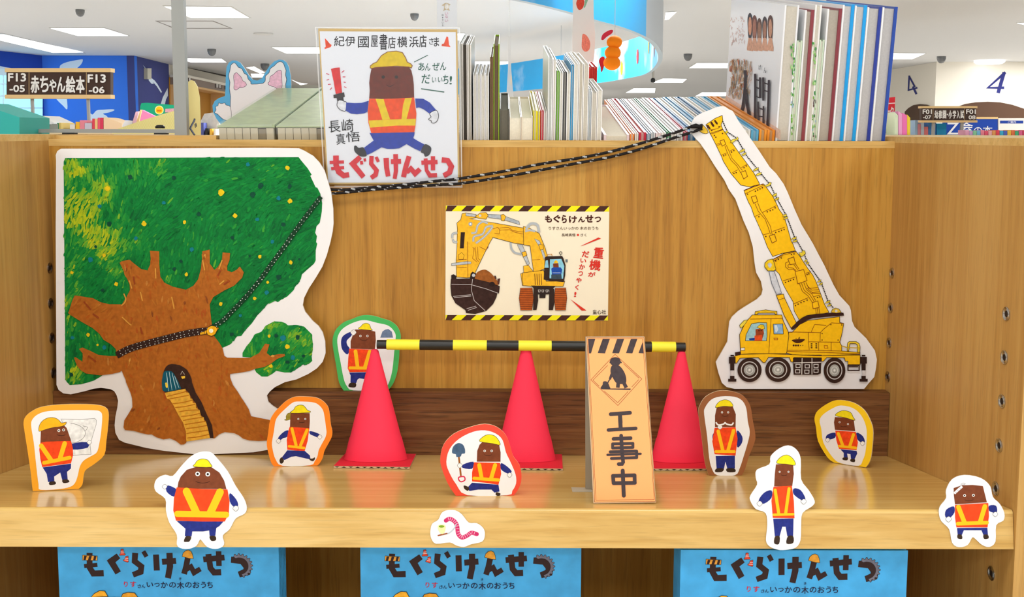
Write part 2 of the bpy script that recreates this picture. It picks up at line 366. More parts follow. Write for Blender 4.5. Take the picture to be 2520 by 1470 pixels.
GREENS = ['0A7A2E', '0C8432', '08702B', '128C38', '2E9A34', '4FA634', '66AE33']
rnd = random.Random(5)
def vnoise(x, y, seed=0):
    def h(i, j): return (math.sin(i * 127.1 + j * 311.7 + seed * 74.7) * 43758.5453) % 1.0
    i, j = math.floor(x), math.floor(y); u, v = x - i, y - j; u = u * u * (3 - 2 * u); v = v * v * (3 - 2 * v)
    return (h(i, j) * (1 - u) + h(i + 1, j) * u) * (1 - v) + (h(i, j + 1) * (1 - u) + h(i + 1, j + 1) * u) * v
LRAMP = ['06602E', '076A30', '087232', '0A7A35', '0C8238', '168A38', '289236', '3E9C34', '5AA630', '7CB02A', '90B626', 'A4BE22', 'B6C41E']
def leaf_paint(a, poly, box, count, yellow):
    x0, y0, x1, y1 = box
    for i in range(count):
        p = (rnd.uniform(x0, x1), rnd.uniform(y0, y1)); fx = (p[0] - x0) / (x1 - x0); fy = (p[1] - y0) / (y1 - y0)
        # strokes sweep round the crown: steep at the left, flat at the top, slanting at the right
        ang = -1.35 + 0.75 * fx - (0.9 if fy < 0.12 else 0) * (0.4 - fx) + 1.1 * (vnoise(p[0] / 70, p[1] / 70, 3) - 0.5) + rnd.gauss(0, 0.16)
        l = rnd.uniform(4, 12); w = rnd.uniform(2.8, 7.0)
        e = [(p[0] - math.cos(ang) * l, p[1] - math.sin(ang) * l), (p[0], p[1] + rnd.uniform(-1, 1)), (p[0] + math.cos(ang) * l, p[1] + math.sin(ang) * l)]
        if not all(inside(q, poly) for q in e): continue
        n1 = vnoise(p[0] / 38, p[1] / 38, 1) - 0.5; n2 = vnoise(p[0] / 13, p[1] / 13, 2) - 0.5
        t = 2.6 + 9.5 * yellow(fx, fy) * (0.62 + 1.0 * n1 + 0.7 * n2) + 1.6 * n1 + 1.2 * n2 + rnd.gauss(0, 0.9)
        if rnd.random() < 0.03: t += 3
        a.stroke(e, [w * 0.7, w, w * 0.5], paint(LRAMP[max(0, min(12, int(t)))], 0.1), n=0.0005 + 2e-5 * (i % 40))
def crown_yellow(fx, fy):
    v = 0.10 + 0.34 * max(0, 0.62 - fx)
    v += 0.5 * math.exp(-((fx - 0.17) / 0.13) ** 2 - ((fy - 0.36) / 0.16) ** 2)
    v += 0.5 * math.exp(-((fx - 0.28) / 0.22) ** 2 - ((fy - 0.06) / 0.09) ** 2)
    v += 0.5 * math.exp(-(fx / 0.06) ** 2) + 0.3 * math.exp(-((fx - 0.1) / 0.1) ** 2 - ((fy - 0.2) / 0.2) ** 2) + 0.28 * math.exp(-((fy - 0.97) / 0.06) ** 2 - (fx / 0.2) ** 2)
    return min(v, 0.92)
a = Art(tc); a.poly(LEAF, paint('0A8034', 0.15)); leaf_paint(a, LEAF, (157, 387, 793, 948), 9500, crown_yellow)
a.poly(LEAF2, paint('1F8F36', 0.15)); leaf_paint(a, LEAF2, (597, 791, 770, 927), 1300, lambda x, y: 0.52)
a.n = 0.0015
for x, y, r, k in ((266, 464, 7, 'y'), (355, 551, 6.5, 'y'), (455, 547, 4.5, 'y'), (545, 473, 8.5, 'y'), (708, 413, 5.5, 'y'), (714, 495, 5.5, 'y'), (579, 531, 5.5, 'y'), (287, 699, 5, 'y'), (459, 675, 4.5, 'y'), (640, 632, 4.5, 'y'), (716, 646, 4.8, 'y'), (627, 735, 4.6, 'y'), (659, 695, 3.6, 'y'), (544, 748, 4.6, 'y'), (218, 824, 4.6, 'y'), (241, 849, 3, 'y'), (257, 629, 4.5, 'y'), (663, 827, 4, 'y'), (708, 853, 6, 'y'), (667, 901, 5, 'y'), (178, 671, 4, 'y'),
                   (321, 436, 6.5, 'd'), (429, 438, 5.5, 'd'), (270, 551, 6.5, 'd'), (642, 457, 7, 'd'), (713, 459, 5.5, 'd'), (622, 479, 7.5, 'd'), (490, 527, 5, 'd'), (698, 552, 6, 'd'), (236, 607, 4, 'd'), (573, 585, 5, 'd'), (446, 643, 4.5, 'd'), (430, 662, 5, 'd'), (253, 714, 4.5, 'd'), (686, 682, 7, 'd'), (737, 638, 3, 'd'), (571, 823, 5, 'd'), (733, 830, 6, 'd'), (680, 826, 5, 'd'), (708, 891, 5, 'd'), (747, 876, 4, 'd'), (615, 630, 3, 'd'), (177, 922, 5, 'd'),
                   (246, 508, 5.5, 'b'), (404, 499, 5, 'b'), (224, 639, 7, 'b'), (473, 614, 5.5, 'b'), (611, 405, 5, 'b'), (686, 488, 5.5, 'b'), (634, 540, 5, 'b'), (671, 595, 4.5, 'b'), (657, 720, 5.5, 'b'), (258, 855, 5, 'b'), (180, 831, 5, 'b'), (592, 776, 4, 'b'), (697, 832, 7, 'b'), (721, 880, 6, 'b'), (335, 587, 5, 'b')):
    c = {'y': 'E4C419', 'd': '0B4A34', 'b': '0F7A86'}[k]
    a.poly([(x + (r * rnd.uniform(0.75, 1.15)) * math.cos(t), y + r * rnd.uniform(0.75, 1.25) * math.sin(t)) for t in [i * PI / 5 for i in range(10)]], paint(c, 0.1))
a.build('painted_foliage', tree)
a = Art(tc, 0.0022); a.poly(TRUNK, paint('B06420', 0.14))
for i in range(1500):
    p = (rnd.uniform(168, 700), rnd.uniform(615, 1094)); ang = rnd.gauss(1.5 + (0.5 if p[1] > 1000 else 0) * (1 if p[0] < 420 else -1) + (0.9 if p[1] < 800 and p[0] < 300 else 0) - (0.7 if p[0] > 520 and p[1] < 740 else 0), 0.25)
    if p[0] > 560 and 860 < p[1] < 930: ang = rnd.gauss(-0.2, 0.2)
    l = rnd.uniform(4, 10); w = rnd.uniform(2.5, 7)
    e = [(p[0] - math.cos(ang) * l, p[1] - math.sin(ang) * l), p, (p[0] + math.cos(ang) * l, p[1] + math.sin(ang) * l)]
    if not all(inside(q, TRUNK) for q in e): continue
    c = rnd.choices(['B46820', 'AC601E', 'B86E24', 'B05A1A', 'A65A1C', 'B0541C', 'C27E36', 'D89E48', '8A481C'], [16, 14, 12, 10, 8, 5, 2, 0.8, 1.2])[0]
    if c in ('DEA850', '7E3A12'): w = min(w, 3.2)
    a.stroke(e, [w * 0.4, w, w * 0.4], paint(c, 0.1), n=0.0023 + 1e-5 * (i % 60))
a.n = 0.0032
for q in ('306,722 311,735 308,745 300,752', '347,718 352,740', '424,730 430,760', '500,640 505,665', '548,640 540,662', '302,780 318,795 325,800', '541,700 553,690', '320,690 326,710', '384,660 385,685'):
    a.stroke(sm(PX(q), False), 3, 'D8993E')
for q in ('330,680 333,700', '537,678 544,665', '552,700 566,690', '208,742 225,762', '230,772 245,782', '219,875 238,890', '347,805 352,822'):
    a.stroke(PX(q), 3.6, '96421A')
a.build('painted_trunk', tree)
a = Art(tc, 0.0035)
a.poly(PX('401,934 402,922 405.7,910 410,902 415.7,897 424,895 434,896 444,898 453,903 462,910 468.6,921 473,932 474,941 483,965.7 497,988.6 510,1018.6 523,1045.7 527,1077 518.6,1077 508.6,1037 494,1017 484,993 474,980 465.7,965.7 458.6,958.6 407,965.7 403,954'), paint('3A241C', 0.25))
a.poly(PX('407,966 458,956 459,965 467,966 470,980 475,981 476,991 483,991 484,1003 493,1009 494,1016 496,1024 503,1026 504,1034 509,1039 514,1058 518,1077 460,1086 459,1062 452,1040 440,1020 430,1000 420,984 412,980'), paint('E6AE3C', 0.18))
for q in ('412,975 440,968 459,963', '414,982 440,977 466,972', '425,993 450,990 475,984', '432,1002 455,1000 482,994', '441,1013 465,1009 492,1008', '447,1024 470,1022 495,1016', '452,1034 475,1030 500,1026', '456,1044 482,1040 508,1036', '459,1054 485,1051 511,1046', '460,1066 487,1062 514,1058', '461,1077 490,1074 516,1068'):
    a.stroke(sm(PX(q), False), [1.5] + [2.4] * 8, 'BE7418')
a.poly(sm(PX('404,962 400,945 401,930 405,915 414,912 426,915 437,932 445,950 446,956 426,961')), paint('0F566A', 0.15))
for q in ('411,916 413,930 416,962', '418,914 421,935 425,960', '425,917 430,938 435,958', '431,924 437,940 442,954'): a.stroke(PX(q), [1.0, 1.8, 0.8], 'B8DCE4')
a.poly(PX('408,942 411,940 414,944 415,953 411,954 409,950'), 'E8CC40'); a.stroke(PX('446,921 450,913 456,921'), 1.2, 'C8C0B4'); a.poly(PX('447,926 457,924 457,930 450,932'), 'EFC23C')
a.build('painted_doorway', tree, 'arched doorway with a blue plank door and yellow steps')
a = Art(tc, 0.0037)
def painted_rope(pts, w, bg, dots):
    P = sm(PX(pts), False, 6); a.stroke(P, w, bg)
    acc = 0
    for i in range(1, len(P)):
        (x0, y0), (x1, y1) = P[i - 1], P[i]; d = math.hypot(x1 - x0, y1 - y0); nx, ny = -(y1 - y0) / d, (x1 - x0) / d; s = 0
        while acc + (d - s) > dots:
            s += dots - acc; acc = 0; t = s / d; c = (x0 + (x1 - x0) * t, y0 + (y1 - y0) * t)
            for o in ([-0.3, 0.3] if w < 14 else [-0.36, 0.04, 0.36]):
                j = rnd.uniform(-2.5, 2.5); k = (c[0] + nx * o * w + j * ny, c[1] + ny * o * w - j * nx)
                a.poly(ell(k[0], k[1], rnd.uniform(0.9, 1.7), rnd.uniform(0.7, 1.1), 8, rnd.random()), ink('E8EDE6'), a.n + 1e-5)
        acc += d - s
    a.n += 3e-5
painted_rope('791,484 765,518 737,555 700,608 665,655 640,690 600,737 570,768 548,790 520,806', 11, '143A22', 10.5)
painted_rope('289,874 320,858 363,845 406,834 450,823 482,817 505,814 530,812', 17, '33201A', 11)
a.out(PX('493,818 504,815 505,822 494,824'), 'F2B21C'); a.out(PX('505,813 510,812 510,821 504,822'), 'F2B21C')
a.out(PX('513,805 522,801 533,803 537,810 531,822 522,827 512,823 509,814'), 'F6B41A'); a.poly(ell(521, 813.5, 5.2), 'FBF6DC'); a.out(PX('536,804 540,807 537,811'), 'F2B21C')
a.build('painted_rope', tree)
# ================================================================ crane cutout on the riser
cc = Card((0, YCR, ZL), (1, 0, 0), (0, 0.0078, ZRAIL - ZL))
CR = PX('1793,268.6 1786,263.5 1778.6,261 1765.7,263 1723,280 1708.6,290 1701,304 1699,324 1707,335.7 1723,353 1737,373 1760,410 1783,444 1794,467 1810,490 1820,517 1830,544 1843,573 1853,608.6 1857,647 1861,671 1873,693 1877,714 1874,725.7 1863,737 1840,751 1817,765.7 1801.7,780 1795,791.7 1792.5,815 1790,841.7 1778,863 1761.7,891.7 1768,918 1776.7,943 1788,953 1808,957.6 2126.7,957.6 2136.7,945 2151.7,928 2156,905 2158,885 2153,863 2131.7,833 2103,805 2096.7,790 2094,764 2090,753 2065.7,727 2051,701 2028.6,653 2014,625.7 2000,598.6 1973,554 1955.7,515.7 1938.6,474 1928.6,453 1910,427 1894,411 1870,374 1848.6,343 1817,297 1803,273')
crane = thing('crane_cutout', 'tall white-edged cutout of a yellow crane truck leaning on the panel', 'cutout', Vector((cc.p((1960, 957)).x, YCR, ZL)))
board(cc, CR, 0.003, PAPER, PEDGE).build('board', crane)
YEL, DY, OL = 'F5BE14', 'F0AE12', '3A2010'
a = Art(cc); z1 = Z(1680, 250, 7); z2 = Z(1780, 440, 7); z3 = Z(1800, 600, 7); z4 = Z(1750, 760, 6)
YM = paint('FBC310', 0.06)
a.out(z3('715,270 720,420 820,520 900,720 960,830 1060,1000 1080,1160 1170,1320 1300,1270 1680,1185 1600,1040 1520,820 1450,640 1400,540 1310,420 1230,300 1180,220 1110,130 900,170'), YM, OL, 1.3)
a.out(z2('355,200 370,250 390,300 430,400 480,490 530,640 560,700 680,970 760,1180 850,1340 1000,1290 1240,1240 1200,1130 1170,1080 1090,790 1040,640 960,530 920,440 850,300 770,190 700,95 550,120'), YM, OL, 1.3)
a.out(z1('470,550 500,600 560,720 670,950 700,1030 830,1240 1000,1440 1150,1470 1320,1430 1320,1410 1230,1240 1100,1060 960,870 870,740 780,600 690,480'), YM, OL, 1.3)
a.out(z1('400,400 440,370 560,290 680,240 690,320 660,400 690,480 470,550 450,500'), YM, OL, 1.3)
for q in ('405,410 440,400 480,460 470,490 430,450', '470,360 500,345 545,410 540,440 510,430', '535,330 560,315 605,370 600,400 575,390'): a.poly(z1(q), '4A2410')
a.out(z1('400,555 440,540 420,480 330,385 290,470 290,510 340,545'), 'F0C63C', OL, 1.2)
def L1(f, q, w=1.2, c='7A2E0C'): a.stroke(f(q), w, c)
for q in ('470,490 600,470 660,420', '480,560 560,540 700,480', '665,925 770,880', '810,855 890,815', '850,1230 950,1175', '1010,1140 1110,1080', '580,740 650,715', '585,760 655,735', '725,760 760,860 830,1010 930,1110 1000,1230', '750,750 800,860 850,980 950,1090 1030,1190'): L1(z1, q)
for q in ('640,680 710,655 740,735 680,770', '1000,1220 1080,1190 1115,1290 1050,1335'): a.stroke(z1(q), 1.4, '6A260A', closed=True)
for q in ('360,205 500,150 690,85', '375,260 520,190 700,110', '545,650 630,610', '675,580 910,465', '680,970 785,940', '845,910 1055,835', '545,430 600,560 720,700 780,860 810,960', '590,410 640,540 740,690 810,820 840,960'): L1(z2, q)
for q in ('480,315 560,290 590,390 520,425', '790,985 880,955 915,1070 840,1110'): a.stroke(z2(q), 1.4, '6A260A', closed=True)
for q in ('720,270 870,200 1110,140', '720,300 880,210', '885,640 1095,575', '1275,510 1370,480', '1060,1040 1320,930', '1420,910 1520,885', '980,310 930,330 930,400 990,450 1060,440 1100,470', '1000,350 970,370 980,410 1060,420 1110,460', '1075,360 1140,450', '1100,345 1165,440', '1170,690 1220,820 1320,900 1390,1010', '1205,680 1250,800 1350,880 1420,990', '1245,670 1290,790 1380,860 1450,980', '1280,665 1330,770 1480,755', '1300,720 1380,800 1510,790', '1290,760 1390,840 1520,825', '1380,850 1530,860', '1450,1120 1460,1220', '1475,1110 1490,1215', '1505,1105 1520,1210'): L1(z3, q)
a.stroke(z3('970,265 1070,225 1100,345 1010,360'), 1.4, '6A260A', closed=True); a.out(z3('1095,480 1240,445 1300,635 1140,690'), YM, '7A2E0C', 1.4); a.out(z3('1390,1015 1485,985 1510,1095 1405,1120'), YM, '7A2E0C', 1.4)
for f, q in ((z1, '570,615 685,550 705,935 740,920 840,870 880,845 880,1240 920,1225 1055,1140 1095,1110 545,585 500,500 625,435 660,490'), (z2, '415,265 550,215 590,195 630,175 670,155 610,655 755,570 805,550 850,535 890,500 730,995 900,925 955,908 1000,888 1045,875'), (z3, '760,295 805,268 855,245 1030,185 1075,175 930,665 980,645 1015,630 1065,615 1300,530 1330,518 1100,1065 1145,1040 1195,1012 1245,995 1300,970 1480,925 1520,915')):
    for p in f(q): a.poly(ell(*p, 1.7, n=8), ink('4A1E08'))
CBL = [(1778, 298), (1784, 312), (1790, 325), (1812, 340), (1818, 350), (1831, 372), (1838, 385), (1860, 412), (1870, 425), (1895, 455), (1905, 476), (1914, 494), (1932, 526), (1938, 540), (1955, 585), (1960, 592), (1975, 618), (1980, 630), (1987, 648), (2013, 685), (2020, 695), (2037, 742), (2050, 758)]
for i in range(len(CBL) - 1):
    (x0, y0), (x1, y1) = CBL[i], CBL[i + 1]; k = max(1, int(math.hypot(x1 - x0, y1 - y0) / 4.5))
    for j in range(k):
        t0, t1 = j / k, (j + 0.75) / k; o = 0.6 * (-1) ** j
        a.stroke([(x0 + (x1 - x0) * t0 + o, y0 + (y1 - y0) * t0), (x0 + (x1 - x0) * t1 - o, y0 + (y1 - y0) * t1)], 2.6, '2C2B2C')
for q in (z1('725,530 765,495 775,530 740,560'), z1('815,700 850,655 920,640 930,605 955,630 945,665 910,665 850,715'), z1('965,875 1000,835 1060,815 1060,845 1000,875'), z1('1010,915 1085,875 1085,905 1030,935'), z1('1205,1200 1230,1165 1300,1135 1300,1165 1240,1195'), z1('1250,1270 1290,1235 1355,1220 1340,1255 1270,1280'), z1('1400,1450 1470,1420 1490,1390 1525,1400 1500,1445 1430,1470'),
          z2('840,300 860,270 910,245 915,280 870,305'), z2('870,365 890,345 950,320 950,350 890,375'), z2('1010,650 1030,620 1080,605 1085,645'), z2('1025,700 1045,670 1100,650 1100,685'), z2('1160,1050 1180,1025 1250,995 1250,1030'), z2('1180,1095 1200,1065 1265,1050 1255,1085'),
          z3('1150,155 1205,150 1215,115 1255,120 1270,165 1240,195 1190,225'), z3('1245,310 1265,280 1300,270 1295,310'), z3('1275,350 1295,320 1330,315 1320,345'), z3('1465,665 1485,640 1535,615 1530,650'), z3('1490,715 1510,690 1565,665 1555,700'), z3('1600,1030 1630,995 1690,970 1690,1005'), z3('1635,1080 1660,1050 1715,1030 1700,1065')):
    a.out(q, 'EBD23C', '4A4410', 1.0)
a.out(z3('700,260 620,280 570,330 565,400 620,465 720,465 760,440 720,300'), 'F0CA1C', OL, 1.3); a.poly(sm(z3('615,355 655,325 690,360 655,415')), 'C9CBD0')
a.out(z3('640,470 730,475 770,590 855,850 770,870 690,690'), 'CFD3DA', '4A5568', 1.2)
a.out(z3('765,885 890,865 905,930 1010,1150 1110,1360 1020,1450 900,1230 830,1050'), YM, OL, 1.3); L1(z3, '800,970 905,930')
a.poly(z3('1020,1450 1120,1340 1210,1270 1290,1230 1450,1205 1690,1190 1920,1185 1930,1235 1700,1250 1400,1280 1300,1310 1160,1400 1050,1480 1020,1470'), '3A2018')
a.n += 2e-5
a.out(z3('1705,1180 1730,1130 1780,1105 1840,1120 1885,1180 1800,1195'), 'E2BE34', OL, 1.2); a.poly(ell(*z3((1795, 1155)), 3.4, n=12), 'D8D8D0')
# cab and chassis
a.out(z4('1140,345 1190,345 1300,230 1420,170 1890,115 1890,200 1950,215 1920,380 1890,490 1920,545 1920,620 2190,640 2190,670 1620,690 1620,680 1210,680 1110,650'), YM, OL, 1.3)
a.out(z4('415,380 500,200 575,120 600,90 1035,90 1060,180 1130,330 1140,400 1110,640 1100,660 590,660 430,670 425,560'), YM, OL, 1.4)
a.out(z4('640,85 645,40 700,30 800,12 900,30 965,35 965,85 945,85 930,60 690,62 670,85'), 'EAC01C', OL, 1.2); a.out(z4('415,240 480,170 530,160 520,190 450,280 425,280'), 'EBD84A', OL, 1.1)
a.out(z4('500,470 510,380 590,220 700,200 815,205 820,400 810,470'), '9CC8CC', OL, 1.3); a.out(z4('910,225 1050,220 1060,370 920,370'), '8FB8DC', OL, 1.3); a.poly(z4('930,240 960,235 985,300 960,350 940,330'), 'D6E6F2')
a.poly(z4('650,300 760,280 775,360 740,470 630,470 650,400'), '9A4420'); a.poly(z4('635,395 745,380 750,465 630,468'), 'E2521C'); a.out(z4('670,270 720,230 770,235 785,290 740,300'), 'F4CC20', OL, 0.9); a.poly(z4('550,435 640,425 635,462 560,462'), '1E3F94'); a.poly(ell(*z4((700, 320)), 1.4, n=8), '1A1410'); a.poly(ell(*z4((732, 318)), 1.4, n=8), '1A1410')
for q in ('880,140 860,400 845,660', '570,150 1050,140', '1110,610 1430,610 1920,620', '1430,350 1430,480 1440,600', '1150,340 1440,345 1610,350', '1520,230 1470,340', '1600,480 1605,350 1650,300 1770,205 1950,215', '1430,485 1900,490', '1580,490 1580,610', '1765,490 1765,620', '1110,625 1600,640 2190,660', '1220,340 1440,345', '1520,230 1690,240'): L1(z4, q, 1.2)
a.stroke(z4('920,430 975,430 975,455 925,455'), 1.4, 'B0560C', closed=True); a.stroke(z4('1660,540 1710,540 1715,580 1665,580'), 1.2, 'B0560C', closed=True)
a.poly(sm(z4('1190,455 1370,445 1330,490 1265,505 1220,490')), '4A2410'); a.poly(z4('1240,440 1245,425 1255,440'), '4A2410'); a.poly(z4('1275,435 1300,410 1300,440'), '4A2410')
for i in range(5): a.poly(ell(*z4((1210 + 34 * i, 538)), 2.4 if i < 3 else 1.2, n=8), ink('4A2410'))
for x in (1475, 1545):
    for y in (515, 545, 572): a.poly(ell(*z4((x, y)), 2.6, 1.5, n=8), ink('3A1C08'))
for p in z4('1760,232 1920,235 1630,362 1630,458 1865,458'): a.poly(ell(*p, 1.5, n=8), ink('4A1E08'))
a.out(z4('2000,620 2005,500 2030,480 2130,480 2175,510 2190,560 2185,640 2150,640 2150,530 2120,510 2040,510 2020,620'), 'EBC92C', OL, 1.2); L1(z4, '1920,545 2000,570 2180,575', 2.2, 'C8A41C')
a.out(z4('430,610 490,610 490,570 430,575'), 'F6F2E6', OL, 1.0)
a.out(z4('330,700 430,670 840,660 1210,675 1620,690 1990,680 2190,680 2190,820 2010,820 2010,770 1970,770 1960,720 1700,715 1650,770 1620,770 1620,720 1215,715 1200,780 1170,780 1150,715 840,710 790,790 760,790 690,715 420,725 370,800 340,790'), YM, OL, 1.3)
a.poly(z4('345,640 425,625 425,680 350,690'), '3A221A')
a.poly(z4('1200,720 1620,720 1610,950 1560,970 1210,970'), '33201A')
for q in ('1335,725 1330,965', '1480,725 1480,965', '1210,795 1615,785'): L1(z4, q, 1.8, 'E4E0DA')
for x, y in ((1275, 840), (1410, 845), (1540, 840), (1270, 920), (1405, 925), (1540, 910)): a.stroke(z4([(x - 32, y - 24), (x + 32, y - 24), (x + 30, y + 24), (x - 30, y + 24)][0]) and [z4((x - 32, y - 24)), z4((x + 32, y - 24)), z4((x + 30, y + 24)), z4((x - 30, y + 24))], 1.7, 'D8D4D0', closed=True)
for cx, cy, rx, ry in ((560, 900, 178, 178), (980, 895, 188, 180), (1812, 905, 160, 188)):
    q = lambda k: [z4((cx + rx * k * math.cos(t), cy + ry * k * math.sin(t))) for t in [i * PI / 16 for i in range(32)]]
    a.poly(q(1), paint('38241C', 0.2)); a.stroke(q(0.68), 2.2, 'CFCBC8', closed=True); a.poly(q(0.47), paint('A8AAA4', 0.2)); a.stroke(q(0.28), 1.6, 'D8D8D4', closed=True); a.poly(q(0.1), 'E4E4E0')
for x, f in ((305, 1), (2240, -1)):
    for w, y0, y1, c in ((26, 675, 700, '2E1C16'), (48, 705, 805, '33201A'), (30, 805, 905, '33201A'), (20, 905, 985, 'D8D4D4'), (32, 985, 1030, '33201A'), (60, 1030, 1070, '33201A')):
        a.poly([z4((x - w, y0)), z4((x + w, y0)), z4((x + w, y1)), z4((x - w, y1))], c)
a.stroke(z4('2010,830 2175,830 2175,905 2010,905'), 2.8, '33201A', closed=True); L1(z4, '2020,850 2160,850', 2.5, '33201A')
a.build('painted_crane_truck', crane)
# ================================================================ rope from the tree to the crane hook
rope = thing('rope', 'black cord with silver flecks strung in two strands from tree to crane', 'rope', (0.0, YB - 0.019, atY(1250, 430, YB - 0.019).z))
RB, RG = mat('1E1A1A', 0.7, 0.2), mat('A9ACAD', 0.4, 0.5)
def strand(pts, y0, y1, ph):
    P = sm(PX(pts), False, 14); x0, x1 = P[0][0], P[-1][0]; path = []
    for p in P: path.append(atY(p[0], p[1], y0 + (y1 - y0) * (p[0] - x0) / (x1 - x0)))
    # equal steps
    out = [path[0]]; acc = 0; step = 0.0026
    for u, v in zip(path, path[1:]):
        d = (v - u).length; s = 0
        while acc + d - s >= step: s += step - acc; acc = 0; out.append(u + (v - u) * (s / d))
        acc += d - s
    b = MB(); n = 12; r = 0.0026; N = len(out); vs = []
    for i, p in enumerate(out):
        d = (out[min(i + 1, N - 1)] - out[max(i - 1, 0)]).normalized(); u = d.cross(Vector((0, 0, 1))).normalized(); w = u.cross(d); rr = r * (1 + 0.05 * math.sin(i * 1.9))
        vs += [p + (u * math.cos(2 * PI * k / n) + w * math.sin(2 * PI * k / n)) * rr for k in range(n)]
    F0, F1 = [], []
    for i in range(N - 1):
        for k in range(n):
            q = (i * n + k, i * n + (k + 1) % n, (i + 1) * n + (k + 1) % n, (i + 1) * n + k)
            m = (i + ph) % 9; s = ((i + ph) // 9) % 2
            on = (m in (0, 1, 2)) and ((k + m + (n // 4 if s else 0)) % (n // 2)) < 3
            (F1 if on else F0).append(q)
    b.add(vs, F0, RB); base = 0
    k = b.mi(RG)
    for f in F1: b.f.append(list(f)); b.m.append(k)
    return b.build('strand', rope, smooth=True)
strand('800,466 850,467 920,461 1000,454 1080,445 1130,440 1250,420 1330,404 1420,390 1500,374 1580,352 1660,327 1705,311 1729,309', YB - 0.0215, YB - 0.0132, 0)
strand('800,478 850,474 930,466 1000,461 1080,455 1140,451 1260,432 1340,417 1420,402 1500,387 1580,366 1660,339 1705,325 1729,316', YB - 0.0215, YB - 0.0132, 4)
b = MB(); b.tube([atY(1700, 312, YB - 0.0138), atY(1712, 310, YB - 0.0135), atY(1728, 314, YB - 0.0134)], [0.0032, 0.0045, 0.0035], RB); b.build('knot', rope, smooth=True)
# ================================================================ worker standees
RED_V, NAVY, SKIN, HAT, STRIPE, BOOT = 'F2481A', '26307E', '7A3F24', 'F7E01A', 'FFC21C', '3A2A1E'
def worker(a, z, hat, head, vest, stripes, belt, trousers, boots, arms, hands, eyes=(), sm_head=False, hatc=HAT, line='4A3020', lw=1.0, extra=None, white=True):
    """a plain picture-book builder in a hard hat and a hi-vis vest"""
    if extra: extra(a, z)
    for q in arms: a.poly(sm(z(q), k=3), paint(NAVY, 0.2))
    a.poly(z(trousers), paint(NAVY, 0.2))
    for q in boots: a.poly(sm(z(q), k=3), paint(BOOT, 0.3))
    h = z(head); a.poly(sm(h, k=3) if sm_head else h, paint(SKIN, 0.12))
    a.poly(z(vest), paint(RED_V, 0.14))
    s = max(p[0] for p in z(vest)) - min(p[0] for p in z(vest))
    for q in stripes: a.round(z(q), s * 0.135, STRIPE)
    a.round(z(belt), s * 0.11, STRIPE)
    for q in hands:
        c = z((q[0], q[1])); r = q[2]
        P = sm([(c[0] + r * math.cos(t) * m, c[1] + r * math.sin(t) * m) for t, m in [(i * PI / 4, (1, 0.8, 1, 0.85, 1.05, 0.9, 1, 0.95)[i]) for i in range(8)]], k=3)
        a.poly(P, 'F2EFEA'); a.stroke(P, lw * 0.8, '6A6460', closed=True)
    if hat: P = sm(z(hat), k=3); a.poly(P, paint(hatc, 0.08)); a.stroke(P, lw, line, closed=True)
    for e in eyes:
        if white: a.poly(ell(*z(e), s * 0.042, n=12), ink('F2EEE6'))
        a.poly(ell(*z(e), s * 0.021, n=10), ink('1E1410'))
    if len(eyes) == 2:
        m = z(((eyes[0][0] + eyes[1][0]) / 2, (eyes[0][1] + eyes[1][1]) / 2)); a.stroke([(m[0] + s * 0.13 * math.sin(t), m[1] + s * 0.11 + s * 0.05 * math.cos(t)) for t in [-1.3 + 0.26 * i for i in range(11)]], lw * 0.9, '2A140C')
def standee(label, outline, inner, colr, bl, br, z, th=0.0022, lean=0.03, stand=True, back=None):
    A, B = on_shelf(*bl), on_shelf(*br); U = (B - A).normalized()
    V = Vector((0, lean, 1)); c = Card(A, U, V)
    t = thing('worker_standee', label, 'standee', (A + B) / 2, 'card workers on and around the display shelf')
    board(c, outline, th, mat(colr, 0.5, 0.3), mat('E8D8B4', 0.7, 0.1), KRAFT).build('board', t)
    a = Art(c); a.poly(inner, PAPER)
    if stand:                            # folded prop behind the card
        M = (A + B) / 2 - c.N * (th + 0.0003); up = 0.035; b = MB(); s = 0.012
        f = M - c.N * 0.018; f.z = shelf_z(f.y) + 0.0003; m0 = Vector(M); m0.z = shelf_z(M.y) + 0.0004; tp = M + V.normalized() * up
        b.prism([m0 + c.U * s * 0.05, tp + c.U * s * 0.05, f + c.U * s * 0.05], [m0 - c.U * s * 0.05, tp - c.U * s * 0.05, f - c.U * s * 0.05], KRAFT)
        b.build('prop', t)
    return t, c, a
zA = Z(0, 980, 3); zB = Z(500, 940, 7); zC = Z(800, 760, 7); zD = Z(840, 980, 3); zE = Z(1680, 980, 3)
t, c, a = standee('orange-bordered card worker holding a paper drawing, leftmost on the shelf',
    sm(zA('242,688 236,640 228,560 205,400 180,240 174,180 190,135 240,95 310,65 450,48 640,46 740,55 785,75 802,110 800,190 785,320 770,420 700,485 635,530 618,570 608,640 580,672'), False, 3),
    sm(zA('300,678 285,640 270,520 250,330 230,200 245,150 290,115 360,96 500,90 690,90 740,100 755,135 748,240 738,310 718,395 680,425 620,460 590,505 575,570 555,625 520,655 440,672'), k=3), 'F7A823', zA((242, 692)), zA((580, 675)), zA)
def drawing(a, z):
    a.out(z('450,155 600,158 700,150 712,165 710,195 690,260 665,345 672,415 600,418 540,425 520,300'), 'E9E7E2', '8A867E', 1.0)
    a.stroke([z((500 + 130 * math.cos(t), 260 + 75 * math.sin(t))) for t in [-1.4 + i * 0.2 for i in range(15)]], 1.0, '706C66'); a.stroke(z('610,205 650,215 630,245'), 1.0, '706C66')
